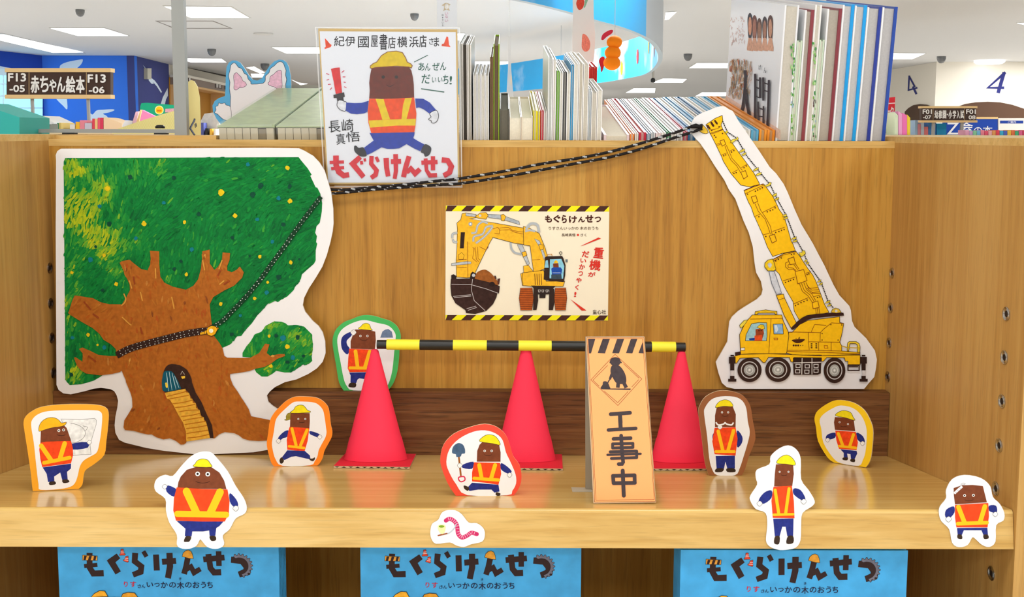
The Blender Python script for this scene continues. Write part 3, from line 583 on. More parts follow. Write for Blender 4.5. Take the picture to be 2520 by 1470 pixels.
worker(a, zA, '287,242 288,215 300,185 325,160 360,145 400,145 432,160 455,183 490,178 478,200 440,212 400,216 350,228 300,244', '302,240 400,215 470,198 492,220 510,270 525,318 420,325 298,332 300,290', '298,330 340,322 525,316 538,370 540,420 525,482 420,495 312,510 298,450 290,380', ['305,352 375,455', '478,335 445,440'], '325,478 515,440', '315,512 525,484 524,520 495,545 500,600 460,606 445,550 400,580 402,615 355,620 345,560', ['365,620 405,615 412,635 385,642 365,640', '460,606 498,600 512,620 470,628'], ['530,338 640,325 648,366 540,380'], [(660, 328, 5.5)], [(435, 240), (470, 235)], hatc='FDB81C', extra=drawing)
a.build('printed_worker', t)
t, c, a = standee('orange-bordered card worker striding with a ponytail, beside the tree roots',
    sm(zB('1220,1458 1170,1390 1120,1220 1095,1060 1120,880 1150,670 1220,540 1320,430 1430,330 1560,265 1700,253 1930,270 2060,330 2150,430 2180,560 2200,740 2225,850 2215,950 2160,1060 2090,1190 2060,1310 2010,1400 1965,1445'), False, 3),
    sm(zB('1370,1448 1250,1340 1200,1180 1185,1050 1220,850 1245,680 1300,580 1420,460 1540,360 1640,340 1870,350 1980,390 2060,480 2090,600 2115,780 2125,880 2100,970 2050,1060 1990,1180 1970,1280 1920,1370 1840,1438'), k=3), 'FF8A1C', zB((1220, 1462)), zB((1965, 1450)), zB)
worker(a, zB, '1500,530 1560,480 1590,430 1650,402 1720,405 1760,440 1800,490 1850,510 1830,530 1720,535 1590,540', '1505,545 1650,538 1835,540 1838,680 1830,800 1495,780 1500,650', '1490,775 1830,800 1800,1020 1750,1190 1600,1185 1450,1170 1440,1000 1465,860', ['1530,810 1600,1090', '1790,830 1680,1090'], '1480,1110 1740,1140', '1450,1180 1750,1190 1840,1270 1850,1335 1770,1322 1600,1282 1520,1292 1400,1350 1350,1310', ['1350,1300 1392,1355 1365,1405 1330,1405 1315,1350', '1830,1325 1890,1320 1920,1300 1925,1335 1890,1368 1840,1350'], ['1470,840 1400,855 1320,925 1288,985 1335,1000 1380,970 1450,945', '1835,850 1930,870 2010,910 1985,960 1900,930 1840,900'], [(1300, 1022, 5.6), (2010, 950, 5.4)], [(1640, 640), (1760, 640)],
       extra=lambda a, z: (a.out(sm(z('1560,545 1470,540 1430,590 1430,640 1400,655 1440,665 1510,640 1560,580')), '9C8A2C', '6A5A20', 0.9)))
a.build('printed_worker', t)
# green standee stands on the riser
t0 = Vector((0, YL + 0.004, ZL)); gA = atZ(*zC((320, 1415)), ZL); 
gc = Card((gA.x, YL + 0.0075, ZL), (1, 0, 0), (0, 0.07, 1))
t = thing('worker_standee', 'green-bordered card worker saluting on the riser behind a red cone', 'standee', Vector((gc.p(zC((700, 1415))).x, YL + 0.0075, ZL)), 'card workers on and around the display shelf')
board(gc, sm(zC('320,1412 240,1270 190,980 140,700 128,560 150,440 210,330 330,230 460,180 600,125 720,110 850,125 980,165 1120,210 1230,290 1290,400 1305,500 1285,640 1275,850 1245,1080 1200,1230 1150,1330 1080,1412'), False, 3), 0.0022, mat('45B85C', 0.5, 0.3), mat('E8D8B4', 0.7, 0.1), KRAFT).build('board', t)
a = Art(gc); a.poly(sm(zC('490,1408 380,1340 320,1200 270,940 225,700 210,540 240,430 310,340 440,260 600,205 720,200 900,245 1060,280 1150,340 1210,430 1215,520 1190,760 1160,1050 1110,1250 1050,1370 990,1408'), k=3), PAPER)
worker(a, zC, '580,330 620,305 650,268 710,250 765,275 790,340 815,372 720,366 590,352', '520,358 740,365 865,395 875,540 860,702 440,690 440,560 480,450', '415,690 640,698 865,706 845,850 780,1092 600,1092 420,1095 390,1030 400,850', ['525,735 560,1000', '770,740 690,1000'], '430,1020 770,1025', '415,1100 775,1095 760,1230 745,1260 690,1255 690,1215 590,1200 560,1220 535,1285 438,1275 440,1150', ['430,1280 530,1285 520,1355 405,1345'], ['450,400 350,440 290,500 275,600 300,710 385,790 425,690 385,630 375,550 455,465'], [(490, 412, 7)], [(610, 470), (730, 470)],
       extra=lambda a, z: (a.poly(z('950,500 990,390 1040,360 1090,350 1150,395 1172,500'), '6A7C98')))
a.build('printed_worker', t)
t, c, a = standee('red-bordered card worker running with a shovel, in front of the middle cone',
    sm(zD('845,722 790,640 745,530 730,450 755,345 830,265 950,215 1060,192 1150,215 1215,275 1248,360 1270,430 1318,500 1330,590 1312,665 1272,720'), False, 3),
    sm(zD('930,717 850,640 795,545 775,470 800,375 870,300 970,250 1060,238 1140,262 1190,310 1215,400 1250,475 1285,560 1290,630 1262,685 1225,717'), k=3), 'EE4A34', zD((845, 725)), zD((1272, 721)), zD)
def shovel(a, z):
    a.round(z('866,420 882,570'), 4.5, '9C5A1E'); a.poly(sm(z('818,405 825,360 860,333 895,342 912,375 912,408 890,412 880,432 850,434 845,415')), '46607C'); a.stroke(sm(z('868,585 905,580 912,605 885,618 868,605')), 3, 'D8284A', closed=True)
worker(a, zD, '1022,320 1040,290 1080,270 1130,278 1160,310 1172,346 1120,336', '1040,325 1100,328 1165,345 1176,400 1175,470 1000,470 1003,390 1020,345', '980,474 1172,478 1180,560 1160,640 1060,625 965,615 965,550', ['1018,495 1035,590', '1135,495 1105,595'], '980,592 1160,605', '965,625 1160,640 1168,690 1130,698 1108,676 1010,676 945,686 932,660', ['905,645 942,660 935,685 908,670', '1145,695 1175,705 1165,722 1140,716'], ['975,470 900,490 895,515 965,522', '1180,480 1230,510 1258,545 1225,556 1178,525'], [(875, 498, 6), (1242, 568, 6)], [(1058, 390), (1110, 390)], extra=shovel)
a.build('printed_worker', t)
t, c, a = standee('brown-bordered tall card worker with white moustache, in front of the right cone',
    sm(zE('192,570 165,480 142,300 118,120 125,60 170,-10 260,-52 360,-50 450,-15 500,60 515,150 537,270 530,330 490,430 462,520 437,570'), False, 3),
    sm(zE('255,570 215,520 195,440 180,280 158,120 165,70 210,12 280,-12 380,-10 440,20 470,80 480,170 495,250 480,330 450,430 420,520 385,570'), k=3), '9A5E34', zE((192, 573)), zE((437, 573)), zE)
worker(a, zE, '242,70 265,30 310,12 350,25 370,62 300,60', '250,72 300,62 370,64 392,120 390,215 238,215 238,130', '235,220 390,215 405,300 390,425 235,415 218,320', ['262,245 295,385', '375,240 335,385'], '245,395 380,395', '243,428 385,425 385,520 330,522 315,470 305,522 250,520', ['240,545 250,520 302,520 290,545', '325,520 380,520 388,545 330,546'], ['295,240 288,285 240,305 220,300 225,262 255,270', '400,240 440,285 435,335 402,362'], [(275, 215, 6)], [(290, 105), (335, 105)],
       extra=None)
a.stroke(sm(zE('245,178 262,198 300,192 312,182 325,192 360,198 374,180'), False), 3.6, 'F4F2EE')
a.build('printed_worker', t)
t, c, a = standee('yellow-bordered card worker with arms out, rightmost on the shelf by the riser',
    sm(zE('1120,478 1070,440 1000,320 985,220 973,150 1000,90 1090,30 1160,15 1260,35 1340,90 1390,180 1405,260 1395,400 1380,470 1352,512'), False, 3),
    sm(zE('1170,482 1110,440 1040,330 1025,230 1012,165 1040,120 1110,75 1170,55 1260,75 1320,130 1355,210 1360,290 1350,400 1330,460 1300,500'), k=3), 'FFD220', zE((1120, 481)), zE((1352, 516)), zE)
worker(a, zE, '1130,130 1150,105 1190,92 1240,105 1260,140 1272,165 1200,145', '1125,140 1200,145 1265,165 1275,245 1125,235 1118,180', '1128,240 1280,250 1295,330 1285,385 1155,375 1135,310', ['1150,262 1185,355', '1262,270 1235,355'], '1155,355 1280,368', '1165,378 1285,390 1290,410 1270,452 1243,448 1240,415 1215,410 1220,440 1190,438 1190,405', ['1185,440 1220,440 1215,460 1183,456', '1243,450 1272,452 1270,473 1240,468'], ['1125,255 1070,270 1058,300 1090,306 1128,290', '1285,255 1330,280 1346,325 1315,326 1288,300'], [(1072, 310, 5.5), (1330, 335, 5.5)], [(1160, 178), (1222, 192)])
a.build('printed_worker', t)
# white cutouts stuck to the nose of the shelf
fc = Card(P1 - SN * 0.02 + SD * 0.0016, (1, 0, 0), SN)
def stuck(label, outline, z, name='worker_standee', cat='standee'):
    P = fc.pl(outline); t = thing(name, label, cat, Vector((sum(p.x for p in P) / len(P), fc.O.y, min(p.z for p in P))), 'card workers on and around the display shelf' if name == 'worker_standee' else None)
    board(fc, outline, 0.0011, PAPER, PEDGE).build('board', t); return t, Art(fc)
t, a = stuck('round-bodied white cutout worker waving, stuck on the shelf edge at the left', sm(zA('1480,398 1550,398 1590,430 1680,540 1740,650 1800,740 1822,810 1805,855 1740,890 1695,970 1645,1015 1655,1070 1640,1100 1590,1115 1530,1100 1490,1055 1475,1047 1450,1092 1390,1115 1330,1108 1305,1080 1305,1010 1250,920 1225,830 1220,745 1150,690 1140,635 1165,590 1220,567 1275,575 1340,500 1410,430'), k=3), zA)
worker(a, zA, '1433,506 1442,485 1458,462 1490,450 1530,456 1550,480 1560,510', '1310,668 1318,620 1335,580 1380,530 1450,508 1560,510 1620,550 1655,610 1672,672', '1305,660 1500,672 1680,675 1695,760 1690,850 1660,912 1480,912 1300,905 1280,830 1285,740', ['1378,690 1450,845', '1625,695 1555,845'], '1310,855 1670,862', '1305,908 1650,912 1620,945 1597,960 1590,1017 1548,1017 1545,978 1500,985 1420,985 1415,1022 1365,1020 1370,965', ['1358,1058 1375,1020 1412,1025 1400,1058 1380,1062', '1548,1020 1590,1020 1594,1050 1560,1054'], ['1240,645 1312,682 1285,728 1230,690', '1698,702 1745,750 1758,795 1725,802 1697,762'], [(1217, 655, 6), (1742, 815, 7)], [(1460, 560), (1535, 562)])
a.build('printed_worker', t)
t, a = stuck('tall thin white cutout worker in yellow helmet, stuck on the shelf edge', sm(zE('780,350 840,380 872,450 875,600 930,680 975,760 955,800 885,850 875,940 870,1050 835,1105 760,1122 700,1120 640,1095 615,1050 625,940 612,850 540,820 500,760 500,720 550,640 540,590 548,530 640,490 650,430 710,375'), k=3), zE)
worker(a, zE, '693,480 720,438 770,420 815,450 830,495 760,487', '688,490 760,487 815,495 820,560 808,652 675,652 680,560', '670,655 805,648 820,760 825,888 665,885 655,760', ['682,680 708,850', '785,670 760,850'], '672,862 815,858', '668,892 818,890 815,1018 772,1020 760,950 735,950 715,1020 680,1020', ['675,1072 682,1022 715,1022 710,1078', '766,1074 777,1020 815,1020 815,1070'], ['655,682 600,700 560,760 600,780 655,737', '820,668 870,680 905,740 885,757 820,712'], [(568, 780, 6.5), (893, 765, 6.5)], [(715, 545), (780, 545)])
a.build('printed_worker', t)
t, a = stuck('bare-headed white cutout worker with twisted headband, stuck at the right shelf end', sm(zE('2080,568 2200,590 2270,650 2290,730 2340,780 2375,850 2368,905 2315,940 2310,1060 2265,1100 2210,1085 2165,1045 2138,1030 2105,1085 2040,1102 1990,1070 1968,970 1910,910 1892,850 1900,800 1945,740 1945,680 1990,600'), k=3), zE)
worker(a, zE, None, '2000,665 2060,645 2140,642 2215,650 2245,770 2010,785 2002,720', '2010,790 2130,782 2255,775 2260,870 2250,955 2020,955 2010,880', ['2035,805 2080,920', '2230,800 2195,915'], '2030,928 2245,920', '2025,960 2248,958 2253,1010 2220,1012 2205,976 2075,976 2060,1012 2030,1010', ['2030,1008 2058,1010 2062,1040 2030,1036', '2220,1010 2252,1010 2257,1036 2225,1040'], ['2000,800 1945,825 1938,875 1970,886 2005,845', '2262,795 2312,795 2320,840 2295,846 2262,832'], [(1962, 895, 7), (2307, 858, 6)], [(2080, 720), (2145, 718)])
a.stroke(zE('2003,705 2030,680 2062,652'), 6, 'F0EEEC'); a.stroke(sm(zE('2052,640 2065,628 2085,630 2075,640')), 1.6, 'C8C6C8')
for q in ('2010,692 2022,700', '2025,680 2038,688', '2042,664 2054,672'): a.stroke(zE(q), 1, '9894A0')
a.build('printed_worker', t)
t, a = stuck('small white cutout of a pink striped worm, stuck on the shelf edge', sm(zD('780,830 840,830 890,860 940,920 1000,925 1048,962 1060,1010 1040,1060 960,1080 905,1100 850,1090 800,1067 700,1077 665,1040 657,990 670,930 715,900 740,850'), k=3), zD, 'worm_cutout', 'cutout')
wp = sm(zD('772,905 800,892 835,910 855,945 862,1000 890,1030 930,1015 960,995 1000,1005'), False, 8); a.round(wp, 10, paint('CE2E66', 0.15))
for i in range(6, len(wp) - 3, 3):
    (x, y), (u, v) = wp[i], wp[i + 1]; d = math.hypot(u - x, v - y); nx, ny = -(v - y) / d, (u - x) / d; a.stroke([(x - nx * 4, y - ny * 4), (x + nx * 3, y + ny * 3)], 1.1, 'F4C8D4')
a.stroke(sm(zD('850,925 835,960 805,990 785,1002'), False), 2.2, 'B8C0C8'); a.round(zD('715,1015 780,1000'), 3, '9A4A1E'); a.poly(sm(zD('712,945 740,935 768,942 765,985 745,1005 722,985')), 'F3E9A6'); a.poly(ell(*zD((740, 948)), 7, 3), '7FA428')
a.build('printed_worm', t)
# ================================================================ flyer on the back panel
flc = Card((0, YB - 0.0008, 1.2), (1, 0, 0), (0, 0, 1))
FL = PX('1097,506 1499.5,508 1496,789.5 1096,787')
fly = thing('flyer', 'cream printed flyer with a yellow excavator, taped flat on the back panel', 'flyer', Vector((flc.p((1297, 650)).x, YB - 0.0008, flc.p((1297, 788)).z)))
board(flc, FL, 0.0005, mat('F6EBCF', 0.5, 0.3)).build('sheet', fly)
a = Art(flc, 0.0002); f1 = Z(1080, 495, 4.818); f2 = Z(1290, 495, 4.818)
for y0, y1, s in ((506.5, 520, 1), (775.5, 788, 1)):
    xl0, xl1 = (1097, 1499) if y0 < 600 else (1096.5, 1496)
    a.poly([(xl0, y0), (xl1, y0 + 1.2), (xl1, y1 + 1.0), (xl0, y1)], '4A2A22')
    for k in range(-1, 10):
        u0 = 1111.5 + 46.8 * k; v = [(u0 + 13.5, y0), (u0 + 36.5, y0), (u0 + 23, y1), (u0, y1)]
        v = [(min(max(x, xl0), xl1), y + 1.1 * (x - xl0) / 400) for x, y in v]
        if v[1][0] - v[0][0] > 1 or v[2][0] - v[3][0] > 1: a.poly(v, ink('F4EC1A'))
for ch, x0, y0, x1, y1 in zip('もぐらけんせつ', (245, 345, 445, 530, 640, 725, 835), (170, 165, 165, 175, 185, 165, 185), (330, 430, 505, 625, 720, 820, 910), (255, 255, 262, 262, 252, 255, 250)):
    p, q = f2((x0, y0)), f2((x1, y1)); a.text(ch, *p, *q, '4A2018', 0.05)
def row(a, s, p, q, c, b=0.0): a.text(s, p[0], p[1], q[0], q[1], c, b)
row(a, 'りすさんいっかの 木のおうち', f2((292, 302)), f2((880, 342)), '5A3A20', 0.008); row(a, '長崎真悟', f2((443, 384)), f2((608, 420)), '5A3A20', 0.01)
a.poly(ell(*f2((637, 402)), 2.7), ink('DC3A28')); row(a, 'さく', f2((667, 386)), f2((738, 420)), '5A3A20', 0.008)
for s, bx in (('重', (825, 548, 942, 680)), ('機', (772, 695, 908, 822)), ('が', (758, 840, 845, 900)), ('だ', (684, 592, 770, 668)), ('い', (665, 684, 735, 732)), ('か', (650, 750, 722, 812)), ('つ', (640, 832, 695, 888)), ('や', (615, 908, 680, 970)), ('く', (605, 992, 645, 1052)), ('!', (592, 1078, 618, 1138))):
    p, q = f2(bx[:2]), f2(bx[2:]); a.text(s, *p, *q, 'D83226', 0.03 if s in '重機' else 0.04, 0.12)
a.poly(f2('665,535 880,432 910,445 700,526'), ink('DC3A28')); a.poly(f2('550,1165 738,1297 682,1299'), ink('DC3A28')); row(a, '童心社', f2((812, 1288)), f2((970, 1342)), '3A2A20', 0.01)
YF2 = paint('F5B92A', 0.12)
a.out(f1('215,260 260,220 275,150 320,140 440,160 460,190 400,205 360,210 660,260 1060,330 1060,520 900,500 640,430 600,500 540,620 430,850 430,900 330,910 210,900 205,700 215,560 220,330'), YF2, OL, 1.1)
a.out(f1('320,142 440,158 435,190 320,175'), 'B9BFC4', OL, 0.8); a.out(f1('430,190 490,140 560,135 585,170 560,215 480,205'), YF2, OL, 1.0); a.out(f1('580,155 740,165 950,240 960,280 780,225 740,215 590,195'), 'AEB6BC', '5A5A5A', 0.9); a.out(f1('735,165 765,155 795,185 775,235 740,230'), YF2, OL, 1.0)
a.poly(f1('260,370 310,370 295,560 250,560'), '33221C'); a.out(f1('230,640 270,610 300,640 290,690 235,690'), YF2, OL, 0.9); a.out(f1('150,740 330,715 385,720 380,745 200,760 150,765'), 'BCC2C6', '5A5A5A', 0.9); a.poly(ell(*f1((490, 172)), 3), 'DDE2E4'); a.poly(ell(*f1((375, 272)), 5), '9AA2A8'); a.poly(ell(*f1((375, 272)), 2.4), 'E4E8EA')
for q in ('385,380 440,370 460,290 520,245 580,265', '410,480 420,420 520,390 560,310 640,295', '440,500 520,440 590,370 640,300', '160,440 165,390 220,375', '165,450 180,485 220,485'):
    P = sm(f1(q), False); a.stroke(P, 5.2, 'A8AEB0'); a.stroke(P, 1, 'D8DCDC')
for q in ('400,550 420,560 400,680 450,720', '430,545 445,690 475,720', '460,545 465,680 490,700', '720,320 820,310 880,350 1010,370', '720,345 840,340 900,370 1000,390', '640,330 700,310 720,340 715,390 660,380', '480,540 560,580 590,540', '210,700 330,690', '340,480 345,900', '215,780 330,790'): a.stroke(f1(q), 1.0, '8A3A10')
a.out(f1('380,860 400,840 440,860 445,920 370,920'), '2A201E'); a.out(f1('150,880 175,870 205,890 205,920 150,920'), '2A201E'); a.poly(ell(*f1((412, 880)), 4), 'C8CCCE')
a.poly(sm(f1('430,900 460,840 540,812 600,840 650,890 700,960 690,1010 560,980 440,940')), paint('9C5A24', 0.25)); a.poly(f1('655,885 675,885 685,920 665,925'), '4A2A20'); a.poly(f1('695,920 728,915 715,990 695,980'), '5A342A')
a.out(f1('145,925 400,918 600,965 720,1010 710,1095 690,1095 680,1140 640,1220 560,1300 430,1335 325,1325 315,1290 200,1210 150,1120 140,1010'), paint('3A241E', 0.3), '1E1210', 1)
for q in ('150,985 380,990 560,1040 710,1095', '400,925 385,1050 420,1180 550,1300', '170,1130 380,1110', '180,1145 385,1125', '330,1275 440,1245', '345,1295 450,1260'): a.stroke(f1(q), 1.3, 'C8C0BC')
a.poly(ell(*f1((630, 985)), 7, 6), '2A1A16')
a.out(f2('-10,300 60,320 180,385 250,560 275,660 240,800 115,860 90,690 70,530 -5,520'), YF2, OL, 1.1); a.out(f2('120,445 180,470 250,650 235,700 190,560'), 'B8BEC2', '5A5A5A', 0.9); a.out(f2('170,510 225,520 230,570 190,580'), YF2, OL, 0.9); a.stroke(f2('90,700 190,690'), 1, '8A3A10')
a.stroke(sm(f2('20,340 60,280 110,265 160,290 175,370'), False), 6.5, 'B4BABC'); a.stroke(sm(f2('10,360 70,345 130,360'), False), 5, 'B4BABC')
P = sm(f1('850,490 860,560 900,610 980,630'), False); a.stroke(P, 5, 'B0B6B8'); a.out(f1('930,515 990,520 1075,740 1050,760'), 'B8BEC2', '5A5A5A', 0.9); a.out(f1('985,605 1030,595 1045,640 1000,665'), YF2, OL, 0.9)
a.out(f2('-10,770 50,760 110,840 60,860 -5,850'), YF2, OL, 0.9); a.out(f1('970,860 1120,850 1120,1000 990,1000'), YF2, OL, 1.0)
a.out(f2('-20,850 230,820 260,950 480,950 460,1010 100,1010 -15,1000'), YF2, OL, 1.1)
for x in (125, 150, 175, 200): a.stroke(f2([(x, 850), (x + 8, 995)][0]) and [f2((x, 860)), f2((x + 6, 995))], 1.6, '6A3210')
a.poly(f2('235,840 245,670 260,655 450,650 465,680 490,760 485,880 470,960 300,945 230,930'), '33241E'); a.poly(f2('305,690 440,685 475,770 460,920 300,915'), '8FD0E4'); a.poly(f2('255,705 280,700 290,790 240,790'), '8FC8DC')
a.poly(f2('340,740 405,735 410,785 345,790'), '7A3A22'); a.poly(sm(f2('350,735 375,700 402,730')), 'F4C020'); a.poly(f2('320,800 345,785 430,785 450,810 435,890 330,890'), '1F4CA6'); a.poly(f2('320,870 440,865 445,925 320,925'), '3A4A58'); a.stroke(f2('335,850 430,850'), 1.2, 'C8D8F0'); a.stroke(f2('432,655 430,625'), 1, '2A2A2A'); a.stroke(ell(*f2((432, 615)), 3.2), 1.3, '2A2A2A', closed=True); a.poly(f2('488,690 515,690 515,725 490,725'), '6A7478'); a.stroke(f2('270,655 280,630 325,628 330,652'), 1.4, 'C8881C')
a.poly(f2('80,1000 380,1005 345,1030 330,1105 255,1105 250,1150 180,1150 180,1105 150,1105 110,1030'), '2E221E'); 
for x in (180, 222, 270, 305): a.stroke([f2((x - 14, 1052)), f2((x + 12, 1052)), f2((x + 6, 1078)), f2((x - 10, 1078))], 1.0, 'D8D0C8', closed=True)
for x0, x1, d0, d1 in ((-60, 110, 110, 165), (355, 505, 295, 360)):
    for k in range(12):
        y = 1030 + 22 * k; e = 1 - abs(k - 5) / 30; w = (x1 - x0) / 2 * e; mx = (x0 + x1) / 2
        a.out(f2([(mx - w, y), (mx + w, y - 2), (mx + w, y + 19), (mx - w, y + 20)][0]) and [f2((mx - w, y)), f2((mx + w, y - 2)), f2((mx + w, y + 19)), f2((mx - w, y + 20))], 'B4561E', '5A2410', 0.8)
    a.poly(f2('%d,1030 %d,1040 %d,1180 %d,1290 %d,1290 %d,1150' % (d0, d1 - 5, d1, d1 - 20, d0 - 5, d0)), '33241E')
a.build('printed_picture', fly)
# ================================================================ signed board in its clear sleeve
pc = Card(atY(803, 453, YB - 0.004), (1, 0, 0), (0, -math.sin(math.radians(12)), math.cos(math.radians(12))))
PB = PX('783,70 1125.5,72.5 1131,454 805,454')
post = thing('sign_board', 'square autograph board of a running worker in a clear sleeve above the tree', 'board', pc.p((965, 454)))
board(pc, PB, 0.0016, mat('D8B36C', 0.5, 0.3), mat('D8B36C', 0.4, 0.5)).build('board', post)
a = Art(pc, 0.0002); h1 = Z(770, 60, 6.805); h2 = Z(770, 250, 6.805)
a.poly(PX('786.5,77 1121.5,79 1127,449.5 808,449.5'), mat('F2F1F4', 0.55, 0.2))
for q in ('200,230 240,270 285,325 315,345 300,380 200,415 195,390 215,375', '2240,200 2265,215 2280,340 2305,380 2155,365 2160,330 2195,320'): a.poly(h1(q), 'EE4A26')
for s, bx in (('紀', (355, 195, 530, 365)), ('伊', (540, 200, 708, 368)), ('國', (755, 200, 938, 390)), ('屋', (970, 185, 1090, 380)), ('書', (1115, 160, 1248, 428)), ('店', (1260, 205, 1385, 408)), ('横', (1412, 205, 1580, 385)), ('浜', (1612, 200, 1770, 385)), ('店', (1780, 178, 1905, 385)), ('さ', (1945, 228, 2020, 338)), ('ま', (2025, 215, 2115, 370))):
    p, q = h1(bx[:2]), h1(bx[2:]); a.text(s, *p, *q, '1E1C24', 0.012)
for s, bx in (('あ', (1765, 640, 1870, 775)), ('ん', (1880, 650, 1968, 775)), ('ぜ', (2000, 640, 2120, 770)), ('ん', (2135, 628, 2232, 765)), ('だ', (1820, 835, 1965, 990)), ('い', (1995, 885, 2065, 975)), ('い', (2095, 885, 2170, 970)), ('ち', (2180, 845, 2270, 998)), ('!', (2290, 865, 2330, 1005))):
    p, q = h1(bx[:2]), h1(bx[2:]); a.text(s, *p, *q, '0E5A48', 0.008, 0.05)
a.round(h1('1700,628 1925,515'), 1.7, '0E5A48'); a.round(h1('1818,1078 2195,1132'), 2.2, '0E5A48')
for s, bx in (('長', (265, 318, 462, 515)), ('崎', (485, 292, 680, 510)), ('真', (392, 535, 540, 718)), ('悟', (555, 510, 790, 672))):
    p, q = h2(bx[:2]), h2(bx[2:]); a.text(s, *p, *q, '26242A', 0.004, -0.08)
for f, q in ((h1, '230,822 272,840'), (h1, '235,932 270,920'), (h1, '258,1005 296,1000'), (h1, '290,1092 316,1062'), (h1, '488,800 524,774'), (h1, '504,878 542,878'), (h1, '520,966 546,970'), (h1, '528,1044 560,1056')): a.round(f(q), 1.7, 'D6284E')
a.poly(h1('305,745 375,725 450,720 470,930 490,1145 385,1165 350,960'), 'E23238'); a.poly(h1('345,1180 400,1165 525,1135 537,1210 510,1222 522,1285 412,1292 400,1230 350,1232'), '2E2A2E')
bl = paint('2440A8', 0.18)
hd = h1('430,1275 480,1270 520,1285 565,1310 550,1440 500,1445 440,1410 405,1350'); a.poly(sm(hd), 'E9E8EA'); a.stroke(sm(hd), 1.4, '26242A', closed=True)
a.poly(h2('560,15 700,25 820,20 935,-15 915,170 860,195 740,210 640,200 550,150'), bl); a.poly(h1('1715,1240 1850,1245 1960,1310') + h2('2065,142 1950,196 1860,130 1780,95 1730,105'), bl)
hd = sm(h2('1960,195 2065,145 2105,230 2080,320 2030,358 1985,345 1985,320 1935,295 1980,255')); a.poly(hd, 'E9E8EA'); a.stroke(hd, 1.4, '26242A', closed=True)
a.poly(h2('950,525 1330,515 1705,510 1700,560 1680,610 1770,665 1865,715 1800,830 1690,780 1570,710 1450,780 1350,790 1250,790 1150,765 1000,850 910,892 860,770 1020,650 980,580'), bl)
a.poly(sm(h2('695,745 730,740 770,775 850,768 905,890 860,920 780,905 700,830')), '35353A'); a.poly(sm(h2('1870,715 1960,745 1985,800 1950,890 1880,920 1858,870 1808,835')), '3C3C42')
a.poly(h1('985,730 1050,715 1300,705 1610,715 1650,770 1675,880 1690,1000 1697,1222 1400,1240 1150,1247 945,1237 955,1100 945,980 960,850'), paint('6E2A20', 0.22))
a.poly(h1('945,1240 1150,1247 1400,1240 1697,1222 1720,1400') + h2('1735,200 1720,400 1700,510 1300,520 980,527 930,350 920,150'), paint('F4511E', 0.14))
ST = paint('F0CE1C', 0.1)
a.poly(h1('1050,1243 1185,1250') + h2('1215,60 1295,295 1165,305 1110,120'), ST); a.poly(h1('1545,1235 1660,1230') + h2('1640,20 1570,290 1485,295 1510,60'), ST); a.poly(h2('935,315 1300,300 1722,285 1717,400 1400,400 960,435'), ST)
hp = h1('960,725 962,695 1010,655 1070,630 1150,520 1250,460 1400,446 1500,470 1555,560 1580,630 1640,660 1665,690 1648,730 1610,712 1400,697 1050,720 985,738'); a.poly(hp, paint('E6C41A', 0.1)); a.stroke(hp, 1.8, '8A4A2A', closed=True)
for e in ((1180, 880), (1400, 880)): a.poly(ell(*h1(e), 4.2), ink('1E1618'))
a.stroke(sm(h1('1230,1010 1290,1040 1350,1010'), False), 1.8, '3A1410')
RT = paint('DE2C3C', 0.12)
for q, w in (('388,902 390,1060 435,1175 520,1238 608,1222', [95, 92, 95, 88, 86]), ('283,1018 522,1008', 52), ('308,1122 525,1102', 52), ('795,925 668,1040 850,1262', [82, 92, 84]), ('812,995 822,1052', 50), ('868,950 876,1002', 42), ('985,908 978,1040 1068,1150 1050,1225 975,1275', [72, 72, 74, 80, 74]), ('1060,925 1098,1008', 52), ('1228,942 1236,1100 1262,1250', [90, 84, 78]), ('1308,1004 1478,998', 78), ('1386,878 1392,1160 1370,1290', [80, 70, 66]), ('1612,912 1560,1080 1518,1262', [82, 84, 84]), ('1570,1190 1640,1120 1712,1205 1795,1128', [60, 76, 84, 80]), ('1818,1022 2088,1008', 72), ('1888,950 1905,1150 1960,1235 2080,1228', [66, 60, 72, 70]), ('2012,912 2012,1150', 72), ('2158,975 2258,985 2320,1085 2290,1185 2190,1240', [92, 86, 90, 88, 84])):
    a.stroke(h2(q), [x / 6.805 for x in w] if isinstance(w, list) else w / 6.805, RT)
a.build('drawn_picture', post)
b = MB(); q = PX('778,67 1131,68 1137,459 800,459')
b.prism(pc.pl(q, 0.0042), pc.pl(q, 0.0040), clear('clear_plastic', 'FBFDFF', 0.03)); sl_ = b.build('clear_sleeve', post)
a = Art(pc, 0.0044)
SEAM = mat('F6F8FA', 0.15, 0.6, alpha=0.55)
a.stroke([(x, y) for x, y in q], 2.6, SEAM, closed=True); a.stroke([(824, 456.5), (1134, 457)], 1.4, SEAM); a.build('welded_seam', sl_)
